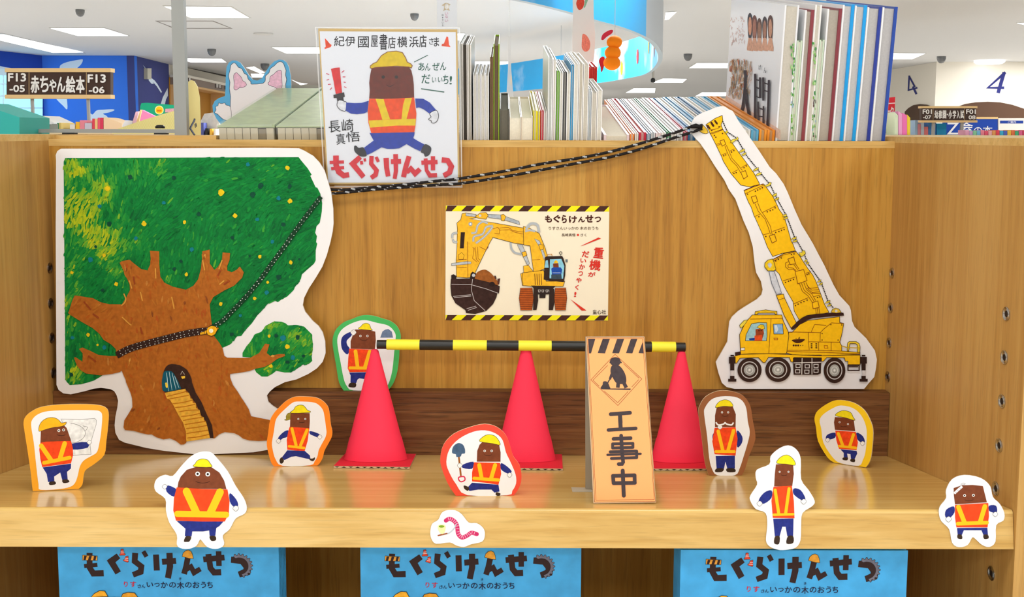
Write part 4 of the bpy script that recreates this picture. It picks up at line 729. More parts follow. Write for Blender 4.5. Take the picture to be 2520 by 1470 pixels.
# ================================================================ cones, bar, A-frame sign
CONE = mat('FA3350', 0.6, 0.25); CONEB = mat('EC2C40', 0.6, 0.25); FLUTE = mat('3A2A1C', 0.8, 0.1)
def cone(label, cb, rpx, apex, base, seam):
    O = on_shelf(*cb); dep = O.y
    c = thing('traffic_cone', label, 'cone', O, 'red paper cones on the shelf')
    r = rpx * dep / F; th = 0.0036
    h = (atY(*apex, dep).z - O.z)
    # square corrugated base
    B = [on_shelf(*q) for q in base]; u = (B[1] - B[0]); d = (B[2] - B[1]); bl = B[0]
    m = MB(); q0 = [bl + SN * 0.0005, bl + u + SN * 0.0005, bl + u + d + SN * 0.0005, bl + d + SN * 0.0005]; q1 = [p + SN * th for p in q0]
    m.prism(q1, q0, CONEB, KRAFT); bs = m.build('base', c)
    k = MB(); f = Card(q0[0], u, SN); nf = 11
    for i in range(nf):
        w = u.length / nf; x = w * i + w * 0.12
        t3 = [(x, 0.0008), (x + w * 0.76, 0.0008), (x + w * 0.38, th - 0.0008)] if i % 2 else [(x, th - 0.0008), (x + w * 0.38, 0.0008), (x + w * 0.76, th - 0.0008)]
        k.add([f.O + f.U * a_ + f.V * b_ + f.N * 0.0001 for a_, b_ in t3], [(0, 1, 2)], FLUTE)
    k.build('corrugated_edge', bs)
    A = Vector((0, 0.0, 1)).normalized(); O2 = O + SN * (th + 0.0009)
    m = MB(); H = h - th; rt = 0.0065; r2 = r
    prof = [(r2, 0.0), (r2 + (rt - r2) * 0.20, H * 0.20), (r2 + (rt - r2) * 0.20 - 0.0009, H * 0.202), (rt, H - 0.003), (rt * 0.7, H - 0.0006), (0, H)]
    m.lathe(O2, A, prof, CONE, 48)
    sl = SD.z / SD.y
    for v in m.v:
        v.y = O2.y + (v.y - O2.y) * 0.64; v.z += (v.y - O2.y) * sl * (1 - (v.z - O2.z) / H)
    m.build('cone', c, smooth=False)
    return c, O2 + A * H
KC1, T1 = cone('red paper cone on cardboard base, left end of the striped bar', (925, 1136), 80, (953, 861), ((821, 1153), (1008, 1156), (1024, 1123)), 0)
KC2, T2 = cone('red paper cone behind the running worker, middle of the striped bar', (1293, 1137), 77, (1291, 846), ((1196, 1157), (1385, 1160), (1383, 1124)), 0)
KC3, T3 = cone('red paper cone between the roadworks sign and the brown standee, under bar end', (1672, 1139), 72, (1675, 865), ((1585, 1160), (1765, 1160), (1764, 1124)), 0)
for c in (KC1, KC2, KC3):
    for ch in c.children:
        if ch.name.startswith('cone'): ch.data.polygons.foreach_set('use_smooth', [True] * len(ch.data.polygons))
by = min(T1.y, T3.y); bar = thing('barrier_bar', 'yellow and black striped bar resting across the tops of the red cones', 'bar', T1 + Vector((0.25, 0, 0)))
rb = 13.2 * by / F
def barp(x): 
    y = 848 + (x - 930) * (854.5 - 848) / 750; return atY(x, y, by + 0.001)
YB_M, BK_M = mat('F8EE3C', 0.45, 0.35), mat('23221E', 0.35, 0.45)
edges = [928, 952, 1033, 1115, 1198, 1276, 1357, 1440, 1522, 1603, 1662, 1686]
for i in range(len(edges) - 1):
    blk = i % 2 == 0; m = MB(); r = rb * ((0.86 if i in (0, 10) else 0.98) if blk else 1.0)
    m.tube([barp(edges[i]), barp(edges[i + 1])], r, BK_M if blk else YB_M, 24); o = m.build('black_band' if blk else 'yellow_band', bar, smooth=False)
# sign: two leaning boards joined at the top
sBL, sBR = on_shelf(1458, 1241), on_shelf(1613, 1241); bBL = on_shelf(1441, 1206)
ty = (sBL.y + bBL.y) / 2 + 0.004; sT = atY(1440, 831, ty)
sBL += SN * 0.001; sBR += SN * 0.001; bBL += SN * 0.0012
sc = Card(sBL, sBR - sBL, sT - (sBL + (sBR - sBL) * -0.05)); s1 = Z(1390, 820, 6.68); s2 = Z(1390, 1030, 6.68)
sign = thing('roadworks_sign', 'orange folding roadworks sign with black lettering in front of the striped bar', 'sign', (sBL + sBR) / 2)
SG = [s1((345, 62)), s1((1310, 58)), s2((1500, 1385)), s2((470, 1400))]
board(sc, SG, 0.0045, mat('D8B78C', 0.7, 0.1), mat('B9AC9A', 0.7, 0.1)).build('front_board', sign)
bw = (sBR - sBL); tp = sc.p(s1((345, 62))); tq = sc.p(s1((1310, 58))); off = Vector((0, 0.005, 0))
m = MB(); g0 = bBL; g1 = bBL + Vector((bw.length, 0, 0)) ; g1.z = shelf_z(g1.y) + 0.0012
qf = [tp + off - Vector((0.0, 0, 0.002)), tq + off - Vector((0, 0, 0.002)), g1, g0]; qb = [p + Vector((0, 0.0045, 0.0005)) for p in qf]
m.prism(qf, qb, mat('A89C88', 0.8, 0.1)); m.build('back_board', sign)
a = Art(sc, 0.0002); ORG = mat('FFAE6C', 0.55, 0.25); RL = '8E2A1C'
a.poly([s1((358, 72)), s1((1302, 70)), s2((1490, 1372)), s2((485, 1382))], ORG)
DKS = '463C3E'
a.stroke([s1((362, 75)), s1((1300, 72)), s2((1488, 1368)), s2((490, 1378))], 0.9, '6A2418', closed=True); a.stroke([s1((380, 95)), s1((1278, 92)), s2((1470, 1335)), s2((512, 1348))], 0.9, RL, closed=True)
for q in ('385,98 500,98 430,335 397,335', '622,98 740,98 660,335 540,330', '858,98 975,98 890,335 778,332', '1085,98 1192,98 1110,335 1005,330', '1278,150 1295,335 1210,330'): a.poly(s1(q), DKS)
a.stroke(s1('825,350 1265,755 872,1192 428,770'), 1.0, RL, closed=True)
for q in ('705,530 462,775 565,875', '965,505 1222,745', '1215,765 1100,888', '640,950 870,1145 1040,960'): a.stroke(s1(q), 1.0, RL)
a.poly(s1('600,912 1080,912 1080,938 595,925'), DKS); a.poly(sm(s1('590,915 620,850 630,800 680,795 715,830 735,880 740,915')), DKS)     # heap of earth and a digging figure
a.poly(ell(*s1((830, 470)), 13.5, 11), DKS); a.poly(s1('735,470 930,470 940,495 735,495'), DKS); a.poly(sm(s1('770,540 850,520 920,560 985,660 1010,760 990,830 860,830 790,740 750,640')), DKS)
a.stroke(s1('800,600 760,700 740,760'), 6, DKS); a.stroke(s1('790,690 720,790 690,850'), 3, DKS); a.stroke(s1('880,800 870,900'), 9, DKS); a.stroke(s1('960,800 1010,900'), 9, DKS)
for f, q, w in ((s1, '755,1335 1070,1312', 9.5), (s1, '905,1330 915,1470', 10), (s2, '908,0 918,170', 10), (s2, '715,192 1165,165', 8.6)): a.round(f(q), w, DKS)
for q, w in (('925,285 940,560 958,720 940,750 885,752', 9), ('800,338 1080,325', 9), ('785,420 785,480', 7), ('785,420 1118,412', 7), ('785,488 1118,478', 7), ('1118,412 1118,478', 7), ('745,550 1170,538', 7), ('700,600 1245,582', 5.5), ('765,660 1180,645', 7), ('1180,540 1180,645', 7)): a.round(s2(q), w, DKS)
for q, w in (('950,860 968,1270', 9.6), ('790,945 1145,935', 9), ('800,1065 1150,1060', 9), ('790,945 800,1065', 9), ('1145,935 1148,1060', 9)): a.round(s2(q), w, DKS)
a.build('printed_face', sign)
m = MB(); tl = [on_shelf(*s2(p)) + SN * 0.0004 for p in ((105, 1140), (445, 1150), (450, 1215), (125, 1215))]; m.prism([p + SN * 0.0004 for p in tl], tl, mat('E8DFC8', 0.4, 0.4, alpha=0.6)); m.build('tape', sign)
# ================================================================ picture books under the shelf
z9 = Z(840, 980, 3); YC = YF * 1.033
SKYB = mat('3E9FD6', 0.45, 0.35, 0.14, 30); bkw = atY(1430, 1400, YC).x - atY(887, 1400, YC).x
ZBK = ZLOW + 0.0125
bk = thing('picture_book', 'blue picture book facing out, front of the middle stack under the shelf', 'book', Vector((atY(1158, 1400, YC).x, YC, ZBK)), 'blue picture books below the shelf')
bx0, bx1 = atY(887, 1400, YC).x, atY(1430, 1400, YC).x; zt = atY(1158, 1349, YC).z + 0.001; TB = 0.0085
m = MB(); m.box((bx0, YC, ZBK), (bx1, YC + 0.0018, zt), SKYB); m.box((bx0, YC + TB - 0.0018, ZBK), (bx1, YC + TB, zt), SKYB); m.box((bx0, YC + 0.0018, ZBK), (bx0 + 0.002, YC + TB - 0.0018, zt), SKYB); m.build('cover', bk)
m = MB(); m.box((bx0 + 0.002, YC + 0.0018, ZBK + 0.003), (bx1 - 0.003, YC + TB - 0.0018, zt - 0.003), mat('E8E4DA', 0.7, 0.1)); m.build('page_block', bk)
bc = Card((0, YC, 0.7), (1, 0, 0), (0, 0, 1)); a = Art(bc, 0.00015); TT = '33211E'
for q, w in (('375,1150 372,1258 398,1302 475,1300', [44, 42, 44, 46]), ('332,1247 430,1238', 30), ('588,1172 532,1212 582,1298', [44, 48, 46]), ('712,1150 706,1212 755,1250 748,1290 690,1312', [44, 42, 42, 44, 40]), ('772,1138 795,1178', 32), ('865,1162 868,1280', 44), ('908,1216 1012,1208', 44), ('965,1150 966,1250 948,1336', [46, 46, 44]), ('1100,1182 1085,1250 1068,1305', 42), ('1082,1275 1120,1252 1142,1296 1190,1268', [34, 36, 38, 36]), ('1213,1198 1370,1184', 42), ('1252,1158 1264,1262 1290,1294 1342,1292', [44, 42, 44, 46]), ('1328,1138 1328,1246', 40), ('1418,1200 1498,1208 1538,1250 1532,1290 1472,1310', [46, 48, 56, 54, 44])):
    a.stroke(z9(q), [x / 3 for x in w] if isinstance(w, list) else w / 3, TT)
gear = [z9((1478 + 92 * math.cos(t) * k, 1245 + 84 * math.sin(t) * k)) for t, k in [(-2.1 + 0.0785 * i, 1.08 if (i // 2) % 2 else 0.93) for i in range(44)]]
inn = [z9((1478 + 66 * math.cos(t), 1247 + 62 * math.sin(t))) for t in [1.35 - 0.15 * i for i in range(23)]]
a.out(gear + inn, '6E6C78', '2A2024', 0.9)
a.out(z9('323,1166 432,1172 430,1206 321,1203'), 'E09A3A', TT, 1)
for q in ('335,1170 355,1171 345,1202 328,1202', '372,1171 392,1172 382,1204 362,1203', '408,1172 426,1173 418,1205 400,1204'): a.poly(z9(q), TT)
for q in ('607,1122 624,1120 632,1152 640,1158 636,1167 596,1168 595,1160 603,1154', '640,1176 660,1172 660,1204 662,1212 656,1220 622,1208 624,1200 632,1198'): a.out(z9(q), 'D8442E', TT, 0.8)
for q in ('605,1138 630,1136', '603,1150 632,1148', '636,1188 660,1190', '632,1200 660,1204'): a.stroke(z9(q), 1.2, 'F4EEE8')
a.out(z9('1058,1176 1066,1150 1085,1133 1105,1128 1125,1138 1136,1165 1140,1192 1110,1190'), 'DE9A34', TT, 1)
for s, bx, cc_ in (('り', (622, 1360, 650, 1400), 'C22638'), ('す', (668, 1360, 712, 1402), 'C22638'), ('さ', (722, 1382, 750, 1408), '231A34'), ('ん', (752, 1382, 780, 1408), '231A34'), ('い', (790, 1366, 838, 1402), '231A34'), ('っ', (846, 1372, 886, 1400), '231A34'), ('か', (895, 1362, 946, 1408), '231A34'), ('の', (956, 1366, 1006, 1406), '231A34'), ('木', (1014, 1362, 1066, 1414), '231A34'), ('の', (1074, 1366, 1122, 1406), '231A34'), ('お', (1130, 1362, 1180, 1408), '231A34'), ('う', (1190, 1362, 1228, 1408), '231A34'), ('ち', (1236, 1362, 1278, 1408), '231A34'), ('き', (1030, 1330, 1048, 1350), '231A34')):
    p, q = z9(bx[:2]), z9(bx[2:]); a.text(s, *p, *q, cc_, 0.015)
for q, c_ in (('378,1475 400,1450 440,1428 480,1430 502,1470', 'EFA92C'), ('600,1475 612,1450 650,1440 700,1444 722,1475', 'E0982A')): a.out(z9(q) , c_, TT, 1.4)
a.poly([z9((380, 1475)), z9((730, 1475)), z9((780, 1560)), z9((340, 1560))], 'EFA92C')
a.build('printed_title', bk)
def stack(first, dx, dy, n, lab, dz=0.0):
    for i in range(n):
        if dx == 0 and i == 0: continue
        copy_tree(first, first.location + Vector((dx, dy + i * (TB + 0.0008), dz - 0.0019 * i)), lab[0] if i == 0 else lab[1])
dxr = atY(1951, 1400, YF * 1.005).x - atY(1156, 1400, YC).x
stack(bk, 0, 0, 3, (None, 'blue picture book behind the front one of the middle stack, under the shelf'), 0.0)
stack(bk, -772 / F * YC, 0, 5, ('blue picture book facing out, front of the left stack under the shelf', 'blue picture book behind the front one of the left stack, under the shelf'), 0.0)
stack(bk, dxr, YF * 1.005 - YC, 6, ('blue picture book facing out, front of the right stack under the shelf', 'blue picture book behind the front one of the right stack, under the shelf'), atY(1951, 1353, YF * 1.005).z - zt - 0.001)
# ================================================================ things on the sloping top
def proj(P):
    q = RM.transposed() @ (Vector(P) - CAM); return CX - F * q.x / q.z, CY + F * q.y / q.z
def rise(base, up, ytop):
    lo, hi = 0.0, 0.8
    for _ in range(40):
        m = (lo + hi) / 2
        if proj(base + up * m)[1] > ytop: lo = m
        else: hi = m
    return lo
PAGE = 'E2DED2'
def shelf_book(x0, x1, ytop, depth, cover, label, page=PAGE, drop=0.0, bt=0.0016, both=True, group='books along the top of the bookcase', fwd=0.0, name='book'):
    yb = T0.y + 0.004 + fwd; A = atY(x0, 345, yb); B = atY(x1, 345, yb)
    base = T0 + TD * (0.004 + fwd) + TU * (0.0004 - drop); base.x = A.x; w = B.x - A.x - 0.0004
    h = rise(base, TU, ytop); t = thing(name, label, 'book', base + Vector((w / 2, 0, 0)), group)
    C = mat(cover, 0.35, 0.4); X = Vector((1, 0, 0)); bt = min(bt, w * 0.3); m = MB()
    m.frame_box(base, X * bt, TD * depth, TU * h, C); m.frame_box(base + X * (w - bt), X * bt, TD * depth, TU * h, C if both else mat(both or cover, 0.35, 0.4))
    m.frame_box(base + X * bt + TD * (depth - 0.002), X * (w - 2 * bt), TD * 0.002, TU * h, C); m.build('cover', t)
    m = MB(); m.frame_box(base + X * bt + TD * 0.003 + TU * 0.003, X * (w - 2 * bt), TD * (depth - 0.006), TU * (h - 0.006), mat(page, 0.75, 0.1, 0.05, 300)); m.build('page_block', t)
    return t, base, w, h
PLACE = 'on top of the bookcase'
for x0, x1, yt, dp, cv, lb, pg in (
    (1131, 1138, 108, .25, 'D8DCD8', 'thin pale grey book right beside the autograph board', '6A665C'), (1139, 1152, 107, .25, 'F2F2F0', 'tall white book with dark grey page edges, beside the autograph board', '4E4A44'), (1152.5, 1161, 110, .25, 'EFEFEC', 'tall slim white book left of the short white ones', 'BDB8AC'),
    (1165, 1174, 182, .2, 'EDEFF2', 'short white book, first of four slim ones left of the green book', PAGE), (1174.5, 1184, 182, .2, 'E6EAF0', 'short white book, second of four slim ones left of the green book', PAGE), (1184.5, 1194, 184, .2, 'F0F0EE', 'short white book, third of four slim ones left of the green book', PAGE), (1194.5, 1204, 183, .2, 'E8ECF0', 'short white book, fourth of four slim ones left of the green book', PAGE),
    (1206, 1214, 140, .24, '7A5A3E', 'brown-edged book leaning against the tall green book', '8C7456'), (1214.5, 1229, 108, .26, '8EB324', 'tall lime green book between slim white and grey books', '6E5C48'), (1230, 1253, 268, .24, '5C5A50', 'thick dark grey book beside the lime green book', '6E6A5E'),
    (1254, 1282, 288, .3, 'F0EADA', 'thick cream book, left of two side by side', 'EFE9D6'), (1282.5, 1311, 288, .3, 'F0E2CC', 'thick cream book, right of two side by side', 'EFE9D6'), (1312, 1321, 272, .3, 'F2E21C', 'slim yellow book, left of two beside the cream books', 'D8D4C4'), (1321.5, 1329, 274, .3, 'F0DE20', 'slim yellow book, right of two beside the cream books', 'D8D4C4'), (1329.5, 1337, 272, .3, 'D2203A', 'slim dark red book beside the two yellow ones', 'E4DCD4'), (1337.5, 1346, 274, .3, 'E6E2DC', 'slim pale book right of the dark red one', 'CDC6BC'),
    (1347, 1358, 140, .27, 'EEF1F0', 'tall white wrapped book right of the short row', 'C9CCC8'), (1358.5, 1367, 146, .27, 'F2F2F2', 'tall white book left of the leaf green book', PAGE), (1368, 1375, 174, .25, '76B636', 'slim leaf green book between tall white books', 'D8DCCB'), (1375.5, 1384, 178, .25, 'F1F1EF', 'white book right of the leaf green one', PAGE), (1384.5, 1392, 176, .25, '3A3A3C', 'slim black-edged book among white ones', 'DAD6CC'), (1392.5, 1402, 178, .25, 'F3F3F1', 'white book left of the slim light blue one', PAGE), (1402.5, 1409, 160, .25, '3FA2D8', 'slim light blue book among tall white ones', 'E6E6E2'), (1409.5, 1421, 158, .26, 'F4F4F2', 'white book right of the slim light blue one', PAGE), (1421.5, 1432, 156, .26, 'EFEDE6', 'off-white book in the tall white row', 'CFC8B8'), (1432.5, 1446, 158, .26, 'F3F2EE', 'widest white book near the end of the tall row', 'D2CCBE'), (1446.5, 1453, 218, .2, 'C8D4DE', 'short pale blue book at the end of the row', PAGE), (1453.5, 1467, 226, .2, 'F0EEE8', 'short thick white book at the end of the row', 'CFC9BC'), (1467.5, 1480, 222, .2, 'F4F3EF', 'last short white book before the low slanting row', PAGE)):
    shelf_book(x0, x1, yt, dp, cv, lb, pg)
for i, (x0, x1) in enumerate(((1446, 1456), (1456.5, 1466))):
    shelf_book(x0, x1, 165, .12, 'D8342C', 'red book behind the short white books, %s of two' % ('left', 'right')[i], 'D04038', fwd=0.24)
# low row in the sunken part of the tray
low = [('E9D6DC', 'E4DCC8', 1486, 1549), ('F08A3C', PAGE, 1550, 1561), ('F2EEEA', PAGE, 1562, 1571), ('C62A44', 'D8A8A4', 1572, 1590), ('8FA6BC', 'DCE0E4', 1591, 1601), ('D8DCE0', 'BFC6CC', 1602, 1612), ('ECD8DC', 'E8E2DC', 1613, 1626), ('F4F4F2', PAGE, 1627, 1639), ('3A8A5C', 'C8D4C4', 1640, 1650), ('EFEFEF', PAGE, 1651, 1664), ('E4E6E8', 'CCC8C0', 1665, 1680), ('C85A70', 'E4D4D0', 1681, 1692), ('3C7FB4', 'C4D4E0', 1693, 1710), ('EFEDE6', PAGE, 1711, 1728), ('4A9AC8', 'D0DCE4', 1729, 1748), ('D8D4CC', 'B8B4AC', 1749, 1766), ('2F6F9C', 'C8D0D8', 1767, 1786), ('F1F1EE', PAGE, 1787, 1806), ('5AA8D0', 'D8E0E4', 1807, 1828), ('E8E8E4', PAGE, 1829, 1846), ('5CACD4', '8FBCD0', 1847, 1866), ('F09A2C', 'C8A878', 1867, 1886), ('F2962A', 'C8A070', 1887, 1906)]
names = ['pale pink boxed book, leftmost and widest of the low row', 'slim orange book beside the pale pink box in the low row', 'slim white book left of the crimson one in the low row', 'crimson book in the low row left of the rope', 'grey-blue slim book right of the crimson one', 'silver-grey slim book second right of the crimson one', 'blush pink book third right of the crimson one in the low row', 'white book left of the dark green one in the low row', 'dark green book in the low row above the rope', 'white book right of the dark green one in the low row', 'light grey book left of the rose one in the low row', 'rose pink book just left of the crane hook', 'mid blue book partly behind the crane hook', 'cream book behind the crane tip in the low row', 'sky blue book behind the crane tip in the low row', 'grey book behind the crane boom in the low row', 'deep blue book behind the crane boom in the low row', 'white book behind the crane boom in the low row', 'light blue book behind the right edge of the crane boom', 'off-white book just right of the crane boom', 'light blue book left of the two orange ones', 'orange book, left of two at the end of the low row', 'orange book, right of two against the big white book']
for i, (cv, pg, x0, x1) in enumerate(low): shelf_book(x0, x1, 330 - 12 * (x0 - 1486) / 420 + rnd.uniform(-2, 2), 0.5 if i else 0.42, cv, names[i], pg, drop=0.155, bt=0.0042, name='picture_book')
# big picture books at the right end
big = [(1908, 1943, 13, 'F0F2F6', 'big white picture book with five painted faces on its cover', 'CFC9BC'), (1943.5, 1957, 100, 'CFE0C8', 'slim picture book with a leafy green jacket, first of two', 'E8E4D8'), (1957.5, 1980, 25, '8E3E46', 'maroon picture book, left of two between pale books', 'B8B0A4'), (1980.5, 1997, 12, 'F1F1EE', 'white picture book between the maroon ones', 'D8D2C4'), (1997.5, 2010, 98, 'CFE0C8', 'slim picture book with a leafy green jacket, second of two', 'E8E4D8'), (2010.5, 2046, 22, '8A3A44', 'maroon picture book, right of two between pale books', 'B4ACA0'), (2046.5, 2075, 12, '17A0EA', 'bright blue picture book, left of two', 'C9C6C4'), (2075.5, 2105, 14, '1AA2EC', 'bright blue picture book, right of two', 'C6C4C2'), (2105.5, 2141, 18, '2A3E9C', 'navy blue picture book, left of the last two', 'BDBBBA'), (2141.5, 2178, 18, '244AA6', 'royal blue picture book at the far right end', 'BAB8B8')]
for i, (x0, x1, yt, cv, lb, pg) in enumerate(big):
    t, base, w, h = shelf_book(x0, x1, yt, 0.44 if i == 0 else 0.40, 'F3F4F6' if cv in ('17A0EA', '1AA2EC', '2A3E9C', '244AA6', '8E3E46', '8A3A44') else cv, lb, pg, bt=0.003, name='picture_book')
    if cv in ('17A0EA', '1AA2EC', '2A3E9C', '244AA6', '8E3E46', '8A3A44'):
        m = MB(); m.frame_box(base + Vector((w - 0.0058, -0.0002, 0)), Vector((0.0056, 0, 0)), TD * 0.40, TU * (h + 0.0006), mat(cv, 0.35, 0.4)); m.build('coloured_cover', t, 'coloured right-hand cover board')
    if i == 0:
        q = Card(base, -TD, TU); a = Art(q, 0.0002); k = Z(1780, 20, 4.52)
        a.poly([(1786, 235), (1921, 320), (1921, 345), (1786, 262)], 'EAD2C4')
        for j, (x, y0, wd, hr, sk) in enumerate(((298, 60, 26, '34323C', 'D89878'), (348, 85, 26, '6A3E34', 'A8705C'), (402, 118, 26, '5A3C30', '9C7058'), (462, 100, 26, '3A2E34', 'A87660'), (525, 85, 28, '5A382C', 'C89478'))):
            a.poly(sm(k([(x - wd, y0 + 150), (x - wd, y0 + 40), (x, y0 - 8), (x + wd, y0 + 40), (x + wd, y0 + 150), (x + wd * .6, y0 + 270), (x - wd * .6, y0 + 270)])), paint(hr, 0.2)); a.poly(ell(*k((x, y0 + 140)), 4.2, 23), paint(sk, 0.2)); a.poly(k([(x - 34, 440), (x - 16, 330), (x + 16, 330), (x + 36, 440), (x + 34, 480), (x - 34, 470)]), paint('D8A488', 0.2))
        for j in range(70):
            x = rnd.uniform(85, 240); y = rnd.uniform(90, 390); a.stroke(k([(x, y), (x + rnd.uniform(-14, 14), y + rnd.uniform(10, 40))]), 0.7, 'D8A898')
        for j in range(190):
            x = rnd.uniform(85, 330); y = rnd.uniform(560, 960); g = max(0, 1 - abs(x - 120) / 200); a.stroke(k([(x, y), (x + rnd.uniform(-16, 16), y + rnd.uniform(20, 80))]), rnd.uniform(0.5, 1.2 + 2.2 * g), paint(rnd.choice(['D0AC88', 'C09870', 'D8B898', 'B4A088', 'A88660', 'C87C58']), 0.2))
        a.text('げ', *k((410, 632)), *k((436, 690)), '2A2A34', 0.01); a.text('ん', *k((466, 660)), *k((492, 722)), '2A2A34', 0.01); 
        for qd, ww in (('258,690 262,780 250,950 230,1100 205,1185', 6), ('262,900 275,1050 300,1180 330,1265', 6.5), ('370,730 372,900 366,1290', 5.6), ('372,795 425,805', 3), ('372,880 420,895', 3), ('425,770 425,1000', 5), ('366,975 425,1000', 2.4), ('462,770 462,1030', 5), ('465,830 525,850', 3), ('465,915 525,930', 3), ('525,800 520,1010 505,1360', 5.6), ('405,1040 405,1300', 4), ('408,1110 465,1130', 3), ('465,1090 460,1340', 4), ('405,1200 460,1210', 2.6), ('405,1300 460,1320', 2.6)): a.stroke(k(qd), ww, '33222A')
        a.build('printed_cover', t)
    if cv == 'CFE0C8':
        a = Art(Card(base, (1, 0, 0), TU), 0.0004)
        for j in range(46):
            y = rnd.uniform(yt + 6, 340); x = rnd.uniform(x0 + 2, x1 - 2)
            a.poly(ell(x, y, rnd.uniform(1, 2.4), rnd.uniform(2, 6), 7, rnd.random()), paint(rnd.choice(['3E8A48', '6CA83C', '9CC47C', '5C4A44', '8FB4C4'] if y > 240 else ['3E8A48', '58A05C', '8CC46C', 'B4D89C']), 0.2))
        a.build('leafy_print', t)
# shrink-wrapped packs at the left
GRN = mat('A9BC8C', 0.3, 0.5, 0.16, 40); BLK = mat('2E2A26', 0.4, 0.4)
for k, (x0, x1, lb) in enumerate(((537, 678, 'shrink-wrapped pack of books with green cover, left beside the eared cutout'), (681, 822, 'shrink-wrapped pack of books with green cover, partly behind the autograph board'))):
    yb = T0.y + 0.006; A = atY(x0, 338, yb); B = atY(x1, 338, yb); base = T0 + TD * 0.006 + TU * 0.0006; base.x = A.x; w = B.x - A.x; h = rise(base, TU, 309); up2 = (TU + TD * 0.0).normalized()
    t = thing('wrapped_book_pack', lb, 'books', base + Vector((w / 2, 0, 0)), 'wrapped packs of books'); X = Vector((1, 0, 0)); D2 = (TD + TU * 0.02).normalized()
    n = 7
    for i in range(n):
        g = w * 0.96 / n; m = MB(); c = base + X * (w * 0.02 + g * i + 0.0005); hh = h - 0.0045 - (0.002 if i == 5 else 0)
        m.frame_box(c, X * (g - 0.001), D2 * 0.5, TU * hh, mat('CFC7B4' if i != 5 else '8E8574', 0.6, 0.2)); m.build('bundled_book', t)
    m = MB(); m.frame_box(base + TU * (h - 0.0045) + TD * 0.002, X * w, D2 * 0.5, TU * 0.001, BLK); m.frame_box(base + TU * (h - 0.0034) - TD * 0.001, X * w, D2 * 0.52, TU * 0.002, GRN)
    m.frame_box(base + TU * (h - 0.0014) - TD * 0.001 + X * (w * 0.955), X * w * 0.045, D2 * 0.52, TU * 0.0035, GRN); cvp = m.build('green_cover', t)
    m = MB(); m.frame_box(base - TD * 0.0018 + TU * 0.0004 - X * 0.0004, X * (w + 0.0008), D2 * 0.54, TU * (h + 0.0026), clear('shrink_wrap', 'FAFCFA', 0.10, 0.12)); m.build('plastic_wrap', t)
# eared cutout, yellow card, upright paper, metal frame, teal box
e1 = Z(520, 140, 7.17)
def tray_z(y): return T0.z + (y - T0.y) * math.tan(TA)
def stand_card(name, label, cat, y, pts, th, face, edge=None, foot=True):
    c = Card((0, y, 1.4), (1, 0, 0), (0, 0, 1)); P = c.pl(pts); zb = min(p.z for p in P); cx = sum(p.x for p in P) / len(P)
    t = thing(name, label, cat, (cx, y, min(zb, tray_z(y) + 0.001) if name == 'eared_cutout' else ZTOP - 0.001))
    if name == 'shop_card':
        P2 = c.pl(pts, -th)
        for p in P + P2: p.z = max(p.z, ZTOP - 0.0009)
        m = MB(); m.prism(P, P2, face, edge or face); m.build('board', t)
    else: board(c, pts, th, face, edge).build('board', t)
    return t, c
EO = e1('20,860 60,780 130,730 240,690 250,560 255,350 270,180 310,100 370,65 440,65 510,100 580,190 660,320 730,400 810,420 890,380 950,280 1020,170 1110,80 1190,50 1270,55 1330,100 1370,180 1400,330 1410,480 1400,700 1400,1400 350,1400 200,1240 90,1090 30,970')
t, c = stand_card('eared_cutout', 'white cutout with two pink-lined ears and a light blue border behind the packs', 'cutout', T0.y + 0.545, EO, 0.003, mat('5CB4E8', 0.45, 0.3), mat('E8EEF2', 0.5, 0.3))
a = Art(c); P = sm(e1('345,1400 350,1020 335,880 340,700 320,560 330,450 305,340 330,240 345,150 400,105 440,130 480,185 540,210 580,290 630,320 650,390 700,440 710,482 915,465 955,400 955,340 1020,280 1040,210 1110,160 1170,100 1230,85 1275,120 1300,190 1320,240 1310,320 1330,400 1310,500 1320,700 1320,1400'), k=2); a.poly(P, mat('F0F1F6', 0.5, 0.3)); a.stroke(P, 1.2, '3A4258', closed=True)
for q in ('395,330 440,280 480,310 530,360 555,420 600,450 620,500 560,540 500,545 440,585 400,560 405,470', '1245,540 1245,400 1240,270 1215,235 1150,260 1100,310 1040,350 1030,430 1000,465 1030,505 1110,530 1170,562'): P = sm(e1(q), k=3); a.poly(P, 'EFC3DC'); a.stroke(P, 1.0, '4A3A58', closed=True)
P = sm(e1('340,890 260,850 240,815 180,825 130,815 120,860 80,880 85,940 60,985 110,1010 150,1050 230,1110 345,1110'), k=3); a.poly(P, mat('F0F1F6', 0.5, 0.3)); a.stroke(P, 1.0, '3A4258', closed=True)
a.build('printed_ears', t)
t, c = stand_card('shop_card', 'tall rounded pale yellow card with a blue-grey hiragana, right of the grey post', 'card', T0.y + 0.07, PX('456,345 457,215 462,202 470,197 478,200 486,214 491,240 493,290 494,345'), 0.003, mat('EBDC96', 0.5, 0.3))
a = Art(c); g1 = Z(240, 160, 7.875); a.stroke(g1('1885,1040 1875,1080 1805,1205 1800,1235 1885,1365'), 4.2, '2A3244'); a.n += 3e-5; a.stroke(g1('1883,1055 1872,1090 1812,1208 1808,1235 1880,1350'), 2.6, '7680A0'); a.poly(g1('1880,1150 1895,1140 1905,1215 1895,1220'), '3A4258'); a.poly(g1('1898,1130 1915,1125 1925,1195 1910,1200'), '3A4258'); a.build('printed_letter', t)
t, c = stand_card('upright_paper_sign', 'narrow white paper sign with small coloured columns of writing above the autograph board', 'sign', T0.y + 0.12, PX('1076,345 1075,-60 1122,-60 1127,120 1128,345'), 0.001, mat('DEE3EA', 0.4, 0.3))
a = Art(c); b1 = Z(1060, 0, 19.6)
